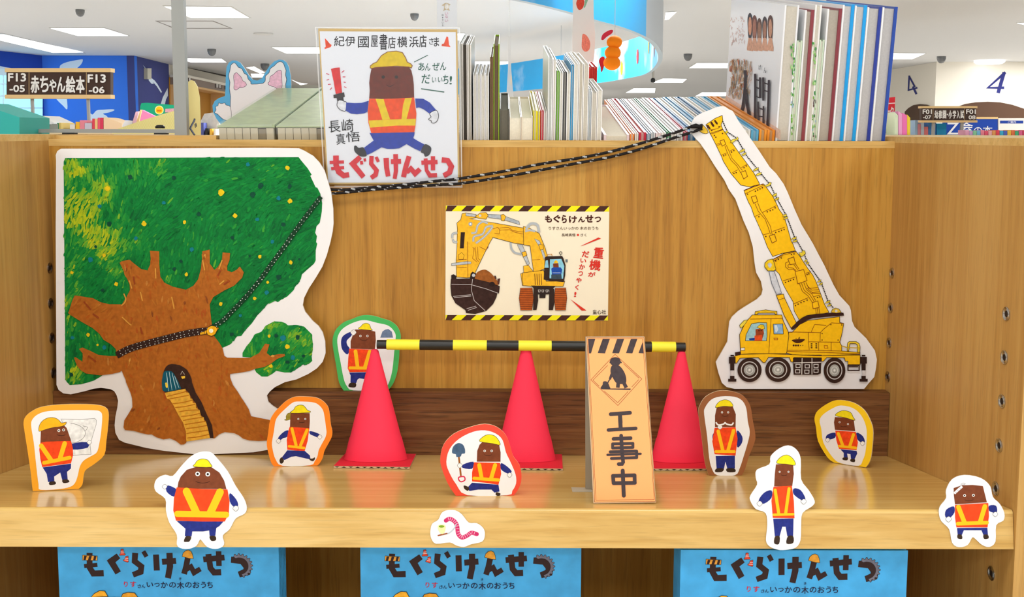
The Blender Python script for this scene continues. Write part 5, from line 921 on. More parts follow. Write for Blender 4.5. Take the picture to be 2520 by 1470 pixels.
a.poly(sm(b1('640,180 740,140 850,170 960,220 900,260 870,420 930,500 860,500 760,460 680,490 600,540 640,420 640,290 530,260')), paint('C8B89C', 0.2)); a.poly(ell(*b1((770, 310)), 5, 7), 'DCDCDA')
for ch, y in zip('日本でいち', (690, 810, 930, 1060, 1180)): a.text(ch, *b1((540, y)), *b1((610, y + 85)), '5A6470', 0.01)
for ch, y in zip('いない', (590, 740, 930)): a.text(ch, *b1((690, y)), *b1((840, y + 130)), 'D89CB8', 0.01)
a.build('printed_words', t)
GREY = mat('9C9E9A', 0.4, 0.4, metal=0.3); RUB = mat('23231F', 0.5, 0.3)
fy = T0.y + 0.012; fr = thing('metal_frame', 'grey metal stand frame with post and bottom bar at the left end', 'frame', Vector((atY(445, 332, fy).x, fy, ZTOP - 0.001)))
pA, pB, pC, pD = atY(430, 331, fy), atY(460, 331, fy), atY(50, 318, fy), atY(430, 332, fy)
zz = ZTOP + 0.0016
m = MB(); m.box((pA.x, fy, ZTOP - 0.0008), (pB.x, fy + 0.016, 1.95), GREY); m.build('post', fr)
m = MB(); m.box((atY(46, 320, fy).x, fy + 0.002, zz + 0.0012), (pA.x, fy + 0.014, atY(240, 318, fy).z), GREY); m.build('bottom_bar', fr)
for x in (168, 394): 
    p = atY(x, 335, fy); m = MB(); m.box((p.x - 0.011, fy - 0.001, ZTOP + 0.0002), (p.x + 0.011, fy + 0.016, zz + 0.0014), RUB); m.build('rubber_foot', fr)
p = atY(394, 316, fy + 0.012); m = MB(); m.lathe(p, Vector((0, 0, 1)), [(0.0, 0.0065), (0.006, 0.006), (0.0092, 0.003), (0.0085, 0.0), (0.0, 0.0)], RUB, 20)
m.build('black_clip', fr)
tb = YB - 0.03; TL = mat('2FA8A0', 0.5, 0.3); m = MB(); q = [atY(-60, 252, tb), atY(-60, 331, tb), atY(48, 331, tb), atY(48, 289, tb)]; zt_ = ZTOP + 0.0006
for p in q[1:3]: p.z = zt_
m.prism(q, [p + Vector((0, 0.12, 0)) for p in q], TL); tag(m.build('teal_box'), 'teal box with a sloping top standing on the left end of the bookcase', 'box')
# ================================================================ the shop hall behind
CEI = mat('DADADA', 0.8, 0.1); BLUEW = mat('3F7CEA', 0.7, 0.1); DKB = mat('2A4CB0', 0.7, 0.1); NVW = mat('454C86', 0.7, 0.1); CREAM = mat('EDE7DA', 0.7, 0.1); FLO = mat('E4E0D8', 0.5, 0.3)
def struct(name, b, **k): return b.build(name, kind='structure', **k)
b = MB(); b.box((-26, -5, CEIL), (30, 46, CEIL + 0.1), CEI); struct('ceiling', b)
b = MB(); b.box((-26, -5, -0.1), (30, 46, 0), FLO); struct('floor', b)
def wall(name, pts, m, th=0.12, z1=CEIL - 0.001):
    """upright wall through plan points"""
    b = MB()
    for P, Q in zip(pts, pts[1:]):
        d = (Q - P).normalized(); n = Vector((d.y, -d.x, 0)); n = n if n.dot((P + Q) / 2 - CAM) > 0 else -n
        b.hexa([Vector((P.x, P.y, 0.001)), Vector((Q.x, Q.y, 0.001)), Vector((Q.x, Q.y, 0.001)) + n * th, Vector((P.x, P.y, 0.001)) + n * th, Vector((P.x, P.y, z1)), Vector((Q.x, Q.y, z1)), Vector((Q.x, Q.y, z1)) + n * th, Vector((P.x, P.y, z1)) + n * th], m)
    return struct(name, b)
def flat(p): return Vector((p.x, p.y, 0))
A0, A1, A2, A3 = (flat(atZ(x, y, CEIL)) for x, y in ((-120, 112), (103, 136.5), (330, 137), (415, 158)))
wl_ = wall('wall_left', [A0, A1], DKB); wb = wall('wall_back', [A1, A2], BLUEW); wc = wall('wall_corner', [A2, A3], NVW)
A4 = flat(atZ(790, 232, CEIL)); wsh = wall('wall_shelves', [A3, A4], CREAM)
B0, B1, B2 = (flat(atZ(x, y, CEIL)) for x, y in ((2680, 152), (2305, 152), (2090, 189)))
wr = wall('wall_right', [B2, B1, B0], CREAM); wall('wall_far', [Vector((-26, 45, 0)), Vector((30, 45, 0))], CREAM)
def wcard(P, Q, n=0.0): d = (Q - P).normalized(); return Card(P, d, (0, 0, 1))
# window on the left wall, birds on the blue walls
w1 = wcard(A0, A1); a = Art(w1, 0.004, 5e-4); PANE = mat('8FDCF8', 0.2, 0.4, emit=1.1); WF = mat('DDF4FA', 0.4, 0.3)
b = MB(); q = w1.pl([(-100, 160), (101, 178), (101, 330), (-100, 330)], 0.004); q2 = w1.pl([(-100, 160), (101, 178), (101, 330), (-100, 330)], 0.03); b.prism(q2, q, WF); win = struct('window_1', b)
b = MB()
for x0, x1 in ((-60, 2), (6, 72), (76, 100)):
    for y0, y1 in ((186, 205), (209, 234), (239, 264), (268, 328)): b.prism(w1.pl([(x0, y0), (x1, y0), (x1, y1), (x0, y1)], 0.036), w1.pl([(x0, y0), (x1, y0), (x1, y1), (x0, y1)], 0.031), PANE)
b.build('pane', win)
BIRD = mat('DCEBFA', 0.7, 0.1)
def bird(c, lb, *polys):
    a = Art(c, 0.003, 3e-4)
    for p in polys: a.poly(p, BIRD)
    o = a.b.build('painted_bird'); return tag(o, lb, 'bird', 'white birds painted on the walls')
w2 = wcard(A1, A2); w3 = wcard(A2, A3)
bird(w1, 'white bird shape painted on the dark blue wall at the far left', PX('-10,160 10,165 30,168 20,176 0,178'))
bird(w2, 'white bird with sickle wings painted behind the brown hanging sign', sm(PX('147,168 150,160 165,153 195,147 204,147 200,158 188,170 182,182 175,200 165,230 166,268 155,260 140,245 137,235 140,200 150,180')))
bird(w2, 'white bird painted low on the bright blue wall right of the sign post', sm(PX('216,296 220,278 228,282 238,272 255,270 278,269 281,272 268,277 254,280 262,285 265,292 245,295')))
bird(w3, 'thin long-winged white bird painted on the navy wall', PX('351,160 356,165 366,180 372,192 380,198 387,207 398,226 396,229 385,212 376,202 378,207 372,206 365,197 369,191 362,176'))
bird(w3, 'white bird wing painted low on the navy wall beside the shelves', PX('412,217 413,235 408,245 405,258 395,257 400,240'))
m = MB(); g = Card(A2, (A3 - A2).normalized(), (0, 0, 1)); m.prism(g.pl(PX('354,168 364,168 364,195 354,195'), 0.06), g.pl(PX('354,168 364,168 364,195 354,195'), 0.0), mat('C8C4B4', 0.5, 0.3)); tag(m.build('wall_box'), 'small beige device box mounted on the navy wall', 'box')
# wall shelving at the left of the eared cutout
w4 = wcard(A3, A4); TAN = mat('DDB27A', 0.5, 0.3); BRN = mat('8A7A70', 0.5, 0.2); INN = mat('B98438', 0.5, 0.2)
t = thing('wall_bookshelf', 'built-in tan wooden bookshelf with brown sign strip on the far left wall', 'bookshelf', flat(w4.p((500, 300))) + Vector((0, 0, 0.0)))
def strip(p, c, n0, n1): q = PX(p); m = MB(); m.prism(w4.pl(q, n1), w4.pl(q, n0), c); return m
strip('415,184 790,262 790,345 415,345', INN, 0.004, 0.02).build('back', t); strip('415,184 790,262 790,268 415,190', mat('E9E4D8', 0.6, 0.1), 0.004, 0.34).build('cornice', t)
strip('416,187 790,264 790,276 416,208', BRN, 0.02, 0.32).build('sign_strip', t); strip('416,208 790,276 790,280 416,213', TAN, 0.02, 0.33).build('shelf', t)
for x in (417, 516, 600, 690): strip('%d,%d %d,%d %d,345 %d,345' % (x, 206 + (x - 416) * .18, x + 5, 207 + (x - 416) * .18, x + 5, x), TAN, 0.02, 0.33).build('upright', t)
a = Art(w4, 0.325, 5e-4); a.poly(PX('490,202 507,205 507,219 490,216'), ink('5A4E48')); a.poly(PX('514,206 522,208 522,221 514,220'), ink('4A403C')); a.poly(PX('420,190 427,191 427,206 420,205'), ink('4A403C'))
a.text('書', 492, 206, 498, 216, 'D8D4D0', 0.02); a.text('籍', 499, 206, 505, 217, 'D8D4D0', 0.02); a.text('2', 516, 208, 521, 219, 'F0EEEA', 0.04); a.text('1', 421, 192, 425, 204, 'F0EEEA', 0.04); a.build('sign_plates', t)
q = PX('456,163 790,241 790,244 456,166'); m = MB(); m.prism(w4.pl(q, 0.03), w4.pl(q, 0.003), mat('2E2620', 0.5, 0.2)); struct('trim_1', m)
# right wall: dark arches and the blue number 4
w5 = wcard(B1, B0); w6 = wcard(B2, B1); ARB = mat('4E3626', 0.6, 0.2)
for k, (c, q) in enumerate(((w6, [(2229, 345), (2229, 275), (2238, 266), (2250, 259), (2266, 256.5), (2282, 258), (2292, 262), (2300, 268), (2300, 345)]), (w5, [(2350, 345), (2350, 265), (2375, 256), (2400, 252), (2430, 250.5), (2460, 252), (2490, 258), (2520, 268), (2560, 290), (2560, 345)]))):
    m = MB(); m.prism(c.pl(q, 0.02), c.pl(q, 0.002), ARB); struct('door_%d' % (k + 1), m)
a = Art(w6, 0.004, 5e-4); a.stroke(PX('2238,186 2236,222 2258,216'), 4, '2A2F74'); a.stroke(PX('2238,188 2252,214'), 4, '2A2F74'); a.stroke(PX('2247,213 2256,232'), 5, '2A2F74'); tag(a.b.build('wall_number'), 'narrow slanting navy number 4 painted over the smaller arch', 'number')
a = Art(w5, 0.004, 5e-4); a.stroke(PX('2474,178 2431,216 2471,216'), 6.5, '2A2F74'); a.stroke(PX('2471,178 2456,229'), 8.5, '2A2F74'); tag(a.b.build('wall_number'), 'large navy number 4 painted over the wider arch', 'number')
# ceiling lamps, hatch and small ceiling fittings
EM = mat('FFFFFF', 0.5, 0.2, emit=2.2, key='lamp_glow'); LFR = mat('C9C7C2', 0.5, 0.3)
kc = Card((0, 0, CEIL), (1, 0, 0), (0, -1, 0))
for q, lb in (('405,15 568,17 613,43 470,43', 'recessed ceiling light panel cut by the grey post, highest at left'), ('125,69 257,69 315,87 190,87', 'recessed ceiling light panel left of the grey post above the blue wall'), ('-70,82 10,84 205,128 130,129', 'long slanting ceiling light panel at the far left edge'), ('440,143 545,144 557,153 470,153', 'small ceiling light panel just right of the grey post'), ('670,116 830,116 840,131 705,131', 'ceiling light panel running behind the autograph board'), ('2165,130 2277,131 2245,145 2160,145', 'ceiling light panel right of the big picture books'), ('1715,155 1830,155 1830,167 1696,167', 'ceiling light panel running behind the white painted-faces book'), ('1560,217 1613,217 1611,228 1540,228', 'small far ceiling light above the low slanting books'), ('1728,227 1795,227 1790,236 1712,236', 'farthest small ceiling light left of the painted-faces book'), ('1632,193 1690,194 1680,203 1604,203', 'far ceiling light left of the painted-faces book, mid row'), ('1160,151 1250,151 1252,163 1158,163', 'ceiling light panel behind the lime green book'), ('1638,30 1665,28 1645,47 1636,48', 'corner of a ceiling light beside the blue hoop banner'), ('1120,82 1143,82 1147,98 1118,98', 'ceiling light end peeking out right of the autograph board'), ('2503,56 2600,52 2600,62 2540,64', 'ceiling light at the right edge of the frame'), ('606,166 625,163 652,178 640,180', 'slanting ceiling light seen between the two ears, upper'), ('617,181 650,181 648,190 620,190', 'ceiling light seen between the two ears, lower'), ('718,196 735,203 757,206 740,209', 'slanting ceiling light right of the eared cutout')):
    P = PX(q); W3 = kc.pl(P); o = sum(W3, Vector()) / 4; t = thing('ceiling_light', lb, 'light', o, 'recessed ceiling lights')
    cpx = (sum(p[0] for p in P) / 4, sum(p[1] for p in P) / 4); big_ = [(cpx[0] + (p[0] - cpx[0]) * 1.05, cpx[1] + (p[1] - cpx[1]) * 1.12) for p in P]
    m = MB(); m.prism(kc.pl(big_, 0.004), kc.pl(big_, 0.0005), LFR); m.build('frame', t); m = MB(); m.prism(kc.pl(P, 0.006), kc.pl(P, 0.0045), EM); m.build('diffuser', t)
m = MB(); m.lathe(atZ(2435, 148.5, CEIL - 0.001), Vector((0, 0, -1)), [(0.24, 0), (0.24, 0.03), (0.2, 0.06), (0, 0.07)], EM, 28); tag(m.build('round_ceiling_lamp'), 'round flush ceiling lamp over the larger number 4', 'lamp')
m = MB(); 
hq = PX('382,51 525,51 572,70 428,70'); 
for i in range(4):
    p, q = hq[i], hq[(i + 1) % 4]; r, s = hq[i], hq[(i + 1) % 4]; c_ = (477, 60.5); ins = lambda z_: (c_[0] + (z_[0] - c_[0]) * 0.95, c_[1] + (z_[1] - c_[1]) * 0.88)
    m.prism(kc.pl([p, q, ins(q), ins(p)], 0.003), kc.pl([p, q, ins(q), ins(p)], 0.0004), mat('8E8884', 0.5, 0.2))
tag(m.build('ceiling_hatch'), 'square ceiling access hatch outline right of the grey post', 'hatch')
DOME = mat('6E7072', 0.25, 0.5)
for x, y, lb in ((197, 24, 'small round ceiling sprinkler at the upper left corner'), (521, 121, 'small ceiling sprinkler left of the eared cutout'), (652, 157, 'small ceiling sprinkler above the gap of the ears'), (1020, 34, 'small ceiling sprinkler above the autograph board'), (2317, 139, 'small ceiling sprinkler at the top of the cream wall corner'), (1693, 133, 'small dark ceiling sprinkler left of the painted-faces book')):
    P = atZ(x, y, CEIL - 0.001); r = 0.0042 * P.y; m = MB(); m.lathe(P, Vector((0, 0, -1)), [(r, 0), (r, r * 0.5), (r * 0.8, r * 1.1), (r * 0.45, r * 1.5), (0, r * 1.6)], DOME, 16); tag(m.build('ceiling_sprinkler'), lb, 'sprinkler')
P = atZ(648, 82, CEIL - 0.001); m = MB(); m.lathe(P, Vector((0, 0, -1)), [(0.12, 0), (0.12, 0.015), (0.09, 0.02), (0, 0.02)], mat('D4D2CE', 0.5, 0.3), 24); tag(m.build('ceiling_disc'), 'flat pale round ceiling disc left of the autograph board', 'fitting')
# blue sky hoop banner
HB = 1.4 + 0.52; pts = sm([(1080, -24), (1170, -11), (1253, 0), (1330, 16), (1407, 36), (1460, 52), (1510, 65), (1557, 82), (1592, 100), (1612, 120), (1620, 143), (1610, 165), (1585, 183), (1530, 195), (1473, 204), (1360, 216), (1240, 227), (1165, 231), (1000, 238)], False, 6)
low_ = [atZ(x, y, HB) for x, y in pts]; hh = 0.36; m = MB(); n = len(low_); vs = []; fi, fo, fe = [], [], []
th = 0.03; fg = []
for i, p in enumerate(low_):
    d = (low_[min(i + 1, n - 1)] - low_[max(i - 1, 0)]).normalized(); nn = Vector((d.y, -d.x, 0)).normalized()          # towards the outside of the curve
    vs += [p, p + Vector((0, 0, hh)), p + nn * th, p + nn * th + Vector((0, 0, hh))]
for i in range(n - 1):
    a_, b_ = 4 * i, 4 * i + 4; fi.append((a_, b_, b_ + 1, a_ + 1)); (fg if pts[i][0] > 1575 else fo).append((a_ + 2, a_ + 3, b_ + 3, b_ + 2)); fe += [(a_, a_ + 2, b_ + 2, b_), (a_ + 1, b_ + 1, b_ + 3, a_ + 3)]  # silvery glare on the outer bend is coloured in as grey faces
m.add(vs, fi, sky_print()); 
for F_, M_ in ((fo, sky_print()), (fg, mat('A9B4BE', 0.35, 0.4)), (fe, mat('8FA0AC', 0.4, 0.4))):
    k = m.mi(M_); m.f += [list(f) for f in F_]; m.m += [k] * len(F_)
hoop = thing('hoop_banner', 'curving blue sky banner with clouds and coloured balloons hung from the ceiling', 'banner', low_[n // 2])
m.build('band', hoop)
m = MB(); BAL = ['E8B418', 'D8323C', 'F0D020', '7A5A9C', '4CA45C', 'E86A24']
for i, (fx, fz) in enumerate(((26, .7), (29, .35), (33, .6), (37, .8), (40, .3), (66, .4), (70, .62), (74, .5), (78, .3), (82, .55), (86, .45), (90, .6), (95, .4), (100, .6))):
    if fx >= n - 1: continue
    p = low_[fx] ; d = (low_[fx + 1] - low_[fx - 1]).normalized(); nn = Vector((d.y, -d.x, 0)).normalized(); c = p - nn * 0.004 + Vector((0, 0, hh * fz)); s = 0.035 if fx < 50 else 0.07
    P = [c + d * s * 0.6 * math.cos(t) + Vector((0, 0, s * math.sin(t))) for t in [j * PI / 6 for j in range(12)]]; m.add(P, [tuple(range(12))], paint(BAL[i % 6]))
m.build('printed_balloons', hoop)
m = MB()
for i in (2, n // 3, n // 2, n - 20):
    p = low_[i] + Vector((0, 0, hh)); m.tube([p, Vector((p.x, p.y, CEIL))], 0.004, mat('B8BCC0', 0.4, 0.4), 6)
m.build('hanging_wires', hoop)
# things hanging in front of the hoop
yy = 4.3; st = thing('hanging_strip', 'white hanging paper strip with red fruit prints in front of the hoop banner', 'banner', atY(1438, 156, yy))
c = Card((0, yy, 1.4), (1, 0, 0), (0, 0, 1)); qz = [(1405, -330), (1459, -330), (1461, 40), (1465, 90), (1463, 130), (1460, 156), (1409, 158), (1408, 100), (1410, 40)]
board(c, qz, 0.004, mat('F0EEEC', 0.5, 0.3)).build('strip', st)
a = Art(c); a.poly(sm(PX('1422,-2 1432,-6 1438,4 1434,20 1424,24 1418,10')), 'E0503C'); a.build('printed_fruit', st)
a = Art(c); a.poly(PX('1440,0 1448,-2 1440,18 1436,20'), '8FC0A0'); a.build('printed_leaf', st)
a = Art(c); a.poly(sm(PX('1434,84 1444,88 1452,104 1450,122 1440,127 1432,118 1432,100')), 'EE8A78'); a.build('printed_fruit', st, None)
yy = 4.2; pk = thing('hanging_gourd', 'orange three-lobed felt gourd with red leaves hanging under the hoop banner', 'ornament', atY(1506, 172, yy)); OR = mat('FF8A14', 0.7, 0.15)
m = MB()
for x, y, r in ((1512, 104, 19), (1508, 130, 20), (1506, 155, 21)):
    C_ = atY(x, y, yy); R_ = r / F * yy; m.lathe(C_ - Vector((0, 0, R_ * 0.85)), Vector((0, 0, 1)), [(R_ * math.sin(PI * k / 10), R_ * 0.85 * (1 - math.cos(PI * k / 10))) for k in range(11)], OR, 24)
m.build('body', pk, smooth=True)
m = MB(); lc = Card((0, yy - 0.01, 1.4), (1, 0, 0), (0, 0, 1)); q = sm(PX('1480,96 1484,84 1498,75 1508,74 1506,82 1494,90 1485,98')); m.prism(lc.pl(q), lc.pl(q, -0.006), mat('D8384C', 0.7, 0.1)); m.build('leaf', pk)
m = MB(); q = sm(PX('1474,150 1480,140 1488,142 1486,165 1480,178 1478,165')); lc2 = Card((0, yy + 0.03, 1.4), (1, 0, 0), (0, 0, 1)); m.prism(lc2.pl(q), lc2.pl(q, -0.006), mat('C83440', 0.7, 0.1)); m.build('lower_leaf', pk)
p = atY(1513, 86, yy); m = MB(); m.tube([p, Vector((p.x, yy, CEIL))], 0.0015, mat('D8D8D8', 0.4, 0.3), 6); m.build('string', pk)
p = atY(1607, 196, 9.6); pt = Vector((p.x, p.y, CEIL)); m = MB(); m.tube([p, pt], 0.012, mat('B4B0A8', 0.4, 0.4), 8); m.lathe(p - Vector((0, 0, 0.03)), Vector((0, 0, 1)), [(0.0, 0), (0.02, 0.005), (0.022, 0.03), (0.012, 0.045), (0, 0.045)], mat('2A2A2A', 0.5, 0.3), 12); 
tag(m.build('hanging_rod'), 'thin hanging rod with a black tip below the right bend of the hoop banner', 'rod')
yy = 3.2; m = MB(); c = Card((0, yy, 1.4), (1, 0, 0), (0, 0, 1)); q = PX('1251,90 1256,90 1258,170 1264,240 1246,240 1250,170'); m.prism(c.pl(q, 0.001), c.pl(q), mat('EEF2F4', 0.2, 0.5, alpha=0.55)); q = PX('1252.5,-330 1254,-330 1254,91 1252.5,91'); m.prism(c.pl(q, 0.001), c.pl(q), mat('EEF2F4', 0.2, 0.5, alpha=0.55))
tag(m.build('clear_streamer'), 'narrow translucent streamer hanging behind the cream books', 'streamer')
# ---------------------------------------------------------------- far fixtures: signs, stands and stock
def gondola(name, label, x0px, x1px, Y, ypx, dep, col='D9C29A'):
    z = atY((x0px + x1px) / 2, ypx, Y).z; x0, x1 = atY(x0px, ypx, Y).x, atY(x1px, ypx, Y).x; M_ = mat(col, 0.5, 0.3)
    t = thing(name, label, 'display table', Vector(((x0 + x1) / 2, Y + dep / 2, 0)))
    m = MB(); m.box((x0, Y, z - 0.04), (x1, Y + dep, z), M_); m.build('top', t)
    m = MB(); m.box((x0 + 0.05, Y + 0.05, 0), (x1 - 0.05, Y + dep - 0.05, z - 0.04), M_); m.build('body', t); return z
SGB, SGW = mat('4A352C', 0.5, 0.3), mat('F0CE94', 0.5, 0.3)
def aisle_sign(label, Y, q, splits, texts, posts, zfoot):
    (x0, x1, yt, yb) = q; c = Card((0, Y, 1.4), (1, 0, 0), (0, 0, 1)); bh = (yb - yt) * 0.11
    t = thing('aisle_sign', label, 'sign', Vector((atY((x0 + x1) / 2, yb, Y).x, Y, zfoot)), 'brown aisle signs')
    m = MB(); p = [(x0 + 1, yt), (x1 - 1, yt), (x1 - 1, yb), (x0 + 1, yb)]; m.prism(c.pl(p), c.pl(p, -0.05), SGB); m.build('panel', t)
    for y0, y1 in ((yt - bh * 0.4, yt + bh * 0.9), (yb - bh * 0.9, yb + bh * 0.4)):
        p = [(x0 - 1, y0), (x1 + 1, y0), (x1 + 1, y1), (x0 - 1, y1)]; m = MB(); m.prism(c.pl(p, 0.012), c.pl(p, -0.062), SGW); m.build('wood_rail', t)
    a = Art(c, 0.003, 3e-4)
    for s in splits: a.stroke([(s, yt + bh), (s, yb - bh)], (x1 - x0) * 0.006, 'D8B888')
    for s, bx, w in texts: a.text(s, *bx, 'FAF8F4', w)
    a.build('lettering', t)
    for px_ in posts:
        p = atY(px_, yb, Y - 0.0); m = MB(); w = 3.2 / F * Y; m.box((p.x - w, Y + 0.01, zfoot), (p.x + w, Y + 0.01 + w * 2, p.z + 0.02), mat('A9AAA8', 0.4, 0.4)); m.build('post', t)
zg = gondola('display_table', 'pale wooden display table under the brown sign, behind the grey frame', -260, 470, 6.4, 322, 1.3)
aisle_sign('brown hanging-style aisle sign with white lettering before the blue wall', 6.9, (15, 273, 171, 240), (72, 213),
    (('F13', (20, 180, 65, 201), 0.05), ('-05', (24, 209, 62, 227), 0.05), ('赤', (76, 186, 98, 229), 0.03), ('ち', (99, 187, 121, 227), 0.03), ('ゃ', (122, 195, 140, 227), 0.03), ('ん', (141, 189, 162, 227), 0.03), ('絵', (163, 187, 187, 229), 0.03), ('本', (188, 187, 210, 230), 0.03), ('F13', (217, 183, 262, 204), 0.05), ('-06', (220, 213, 259, 230), 0.05)), (76, 214), zg)
def block(name, label, cat, pts, Y, dep, col, group=None, zb=None, art=None):
    """upright solid standing on a table, outline taken from the photo"""
    c = Card((0, Y, 1.4), (1, 0, 0), (0, 0, 1)); P = c.pl(pts); 
    if zb is not None:
        lo = min(p.z for p in P)
        for p in P:
            if p.z < lo + 0.02: p.z = zb + 0.0005
    m = MB(); m.prism(P, [p + Vector((0, dep, 0)) for p in P], mat(col, 0.5, 0.25) if isinstance(col, str) else col); return tag(m.build(name), label, cat, group)
block('white_carton', 'large white carton beside the teal box, under the sign', 'box', PX('49,286 97,285 132,301 134,322 49,322'), 6.6, 0.3, 'F4F3F1', zb=zg)
for i, (p, c_, lb) in enumerate((('66,322 66,317 105,306 116,306 92,318 92,322', 'A8ABA4', 'grey magazine fanned on the table, left of two'), ('102,322 102,316 128,305 140,305 140,322', '8E948E', 'grey magazine fanned on the table, right of two'))): block('magazine', lb, 'magazine', PX(p), 6.48, 0.1, c_, 'fanned grey magazines', zg)
for x0, x1, y0, c_, lb in ((140, 145, 303, '2E8A58', 'slim green book on the far table'), (145.5, 151, 302, 'E2C878', 'slim straw yellow book on the far table'), (172, 184, 306, 'E8E4E0', 'white book left of the yellow one on the far table'), (186, 196, 300, 'F0B83C', 'yellow book on the far table left of the sign post'), (196.5, 208, 296, 'E88A98', 'pink and white book on the far table'), (208.5, 226, 303, 'C9C6D6', 'pale lilac book on the far table'), (227, 233, 292, 'E04858', 'bright red book on the far table'), (233.5, 240, 292, 'F2C888', 'peach book on the far table'), (240.5, 247, 290, 'E85A70', 'rose red book on the far table'), (247.5, 254, 290, 'D83C5C', 'crimson book on the far table')):
    block('book', lb, 'book', [(x0, y0), (x1, y0), (x1, 322), (x0, 322)], 6.5, 0.2, c_, 'small books on the far table', zg)
block('paper_bag_box', 'peach box with a sloping top, end of the far book row', 'box', PX('255,289 268,291 300,304 300,322 255,322'), 6.5, 0.2, 'F2D2AC', None, zg)
zg2 = gondola('display_table', 'pale display table behind the yellow dotted board', 268, 640, 5.2, 330, 0.9)
c = Card((0, 5.2, 1.4), (1, 0, 0), (0, 0, 1)); q = PX('275,330 290,317 345,298 400,281 432,272 470,262 470,330'); t = thing('dotted_board', 'yellow dotted board with a rising top edge left of the grey post', 'board', Vector((atY(390, 330, 5.2).x, 5.2, zg2)))
P = c.pl(q)
for p in P:
    if p.z < zg2 + 0.02: p.z = zg2 + 0.0006
m = MB(); m.prism(P, [p + Vector((0, 0.02, 0)) for p in P], mat('E6D98E', 0.5, 0.2)); m.build('panel', t)
a = Art(c, 0.001, 1e-5)
for j in range(9):
    for i in range(26):
        x, y = 296 + i * 6 + (j % 2) * 3, 278 + j * 5
        if inside((x, y - 3), q) and x < 430: a.poly(ell(x, y, 0.8, n=6), ink('F4EEB8'))
a.build('printed_dots', t)
for p, Y, d, c_, lb in (('326,300 334,275 341,274 336,297', 5.5, 0.1, 'F2C4DA', 'pale pink book leaning behind the dotted board'), ('336,298 345,270 349,271 342,296', 5.46, 0.03, 'F4DC9C', 'thin yellow-edged book leaning behind the dotted board'), ('344,297 350,271 380,286 372,300', 5.42, 0.03, 'F08CC0', 'bright pink book leaning behind the dotted board'), ('301,309 308,296 325,298 330,309', 5.5, 0.06, 'EEF0F6', 'white crumpled packet behind the dotted board')):
    q_ = PX(p); q_ = q_[:] ; block('leaning_book', lb, 'book', [q_[0], q_[1], q_[2], q_[3], (q_[3][0], 332), (q_[0][0], 332)], Y, d, c_, 'books behind the dotted board', zg2)
q = PX('345,262 348,254 362,253 432,259 470,261 470,332 345,332'); block('green_sign', 'green sign board with a round yellow badge behind the dotted board', 'sign', q, 5.75, 0.02, '18A078', None, zg2)
c = Card((0, 5.75, 1.4), (1, 0, 0), (0, 0, 1)); gs = bpy.data.objects['green_sign']; a = Art(c, 0.001, 1e-4); a.poly(ell(392, 271, 11), 'F0E9B0'); a.poly(ell(392, 271, 9), 'F2C21C'); a.poly(PX('386,270 398,270 398,275 386,275'), 'D8741C'); a.poly(PX('407,268 428,267 428,276 406,277'), 'C89AA8'); a.build('badge', gs)
zg4 = gondola('display_table', 'pale display table behind the green-covered packs', 484, 800, 4.2, 340, 0.8)
block('magazine_file', 'row of pale grey slip files beside the yellow card', 'files', PX('493,340 493,300 503,280 525,277 540,285 540,340'), 4.3, 0.3, mat('DCDCDA', 0.5, 0.3, 0.12, 60), None, zg4)
for x0, x1, y0, c_, lb in ((505, 511, 316, '2C2C2E', 'slim black book beside the grey slip files'), (516, 522, 317, 'F0C04C', 'slim yellow book beside the grey slip files'), (526, 531, 318, 'EDEBE6', 'slim white book beside the grey slip files'), (495, 501, 302, '5A62A8', 'slim indigo book beside the grey slip files')): block('book', lb, 'book', [(x0, y0), (x1, y0), (x1, 340), (x0, 340)], 4.24, 0.05, c_, 'slim books before the slip files', zg4)
# right side
zg3 = gondola('display_table', 'pale display table at the right before the dark arches', 2120, 2640, 9.0, 333, 2.2)
block('poster_stand', 'white poster stand under the red sign at the right', 'stand', PX('2152,333 2152,292 2200,292 2200,333'), 9.3, 0.03, 'EEF0EE', None, zg3)
c = Card((0, 9.3, 1.4), (1, 0, 0), (0, 0, 1)); ps = bpy.data.objects['poster_stand']; a = Art(c, 0.004, 3e-4); a.poly(sm(PX('2153,308 2177,308 2177,318 2170,330 2160,331 2154,322')), '5CB86A'); a.poly(PX('2155,311 2175,311 2175,319 2155,318'), 'CDE8D0'); a.poly(PX('2179,309 2197,310 2197,330 2179,328'), 'A8B4A0'); a.build('printed_badge', ps)
m = MB(); q = PX('2150,244 2201,239 2199,293 2150,297'); m.prism(c.pl(q, 0.02), c.pl(q, 0.005), mat('DC2434', 0.45, 0.3)); rs = tag(m.build('red_sign'), 'red sign with white lettering right of the royal blue book', 'sign')
a = Art(c, 0.022, 3e-4); a.text('児', 2156, 266, 2170, 286, 'FDF4F4', 0.02); a.text('ワ', 2170, 266, 2179, 284, 'FDF4F4', 0.03); a.text('ー', 2180, 272, 2188, 276, 'FDF4F4', 0.03); a.text('ク', 2188, 263, 2197, 284, 'FDF4F4', 0.03); a.stroke(PX('2152,257 2200,254'), 2.4, 'F8D8D8'); a.stroke(PX('2152,291 2199,288'), 1.6, 'F8D8D8'); a.build('lettering', rs)
for x0, x1, y0, y1, c_, lb in ((2202, 2210, 276, 284, 'DCE8C8', 'pale green booklet right of the red sign'), (2211, 2220, 274, 280, 'F4A8D4', 'pink booklet tower right of the red sign'), (2220.5, 2232, 278, 284, 'F278B8', 'hot pink booklet right of the red sign'), (2232.5, 2240, 282, 290, 'F6D63C', 'yellow booklet right of the red sign')): block('booklet', lb, 'booklet', [(x0, y0), (x1, y1), (x1, 333), (x0, 333)], 9.02, 0.2, c_, 'bright booklets right of the red sign', zg3)
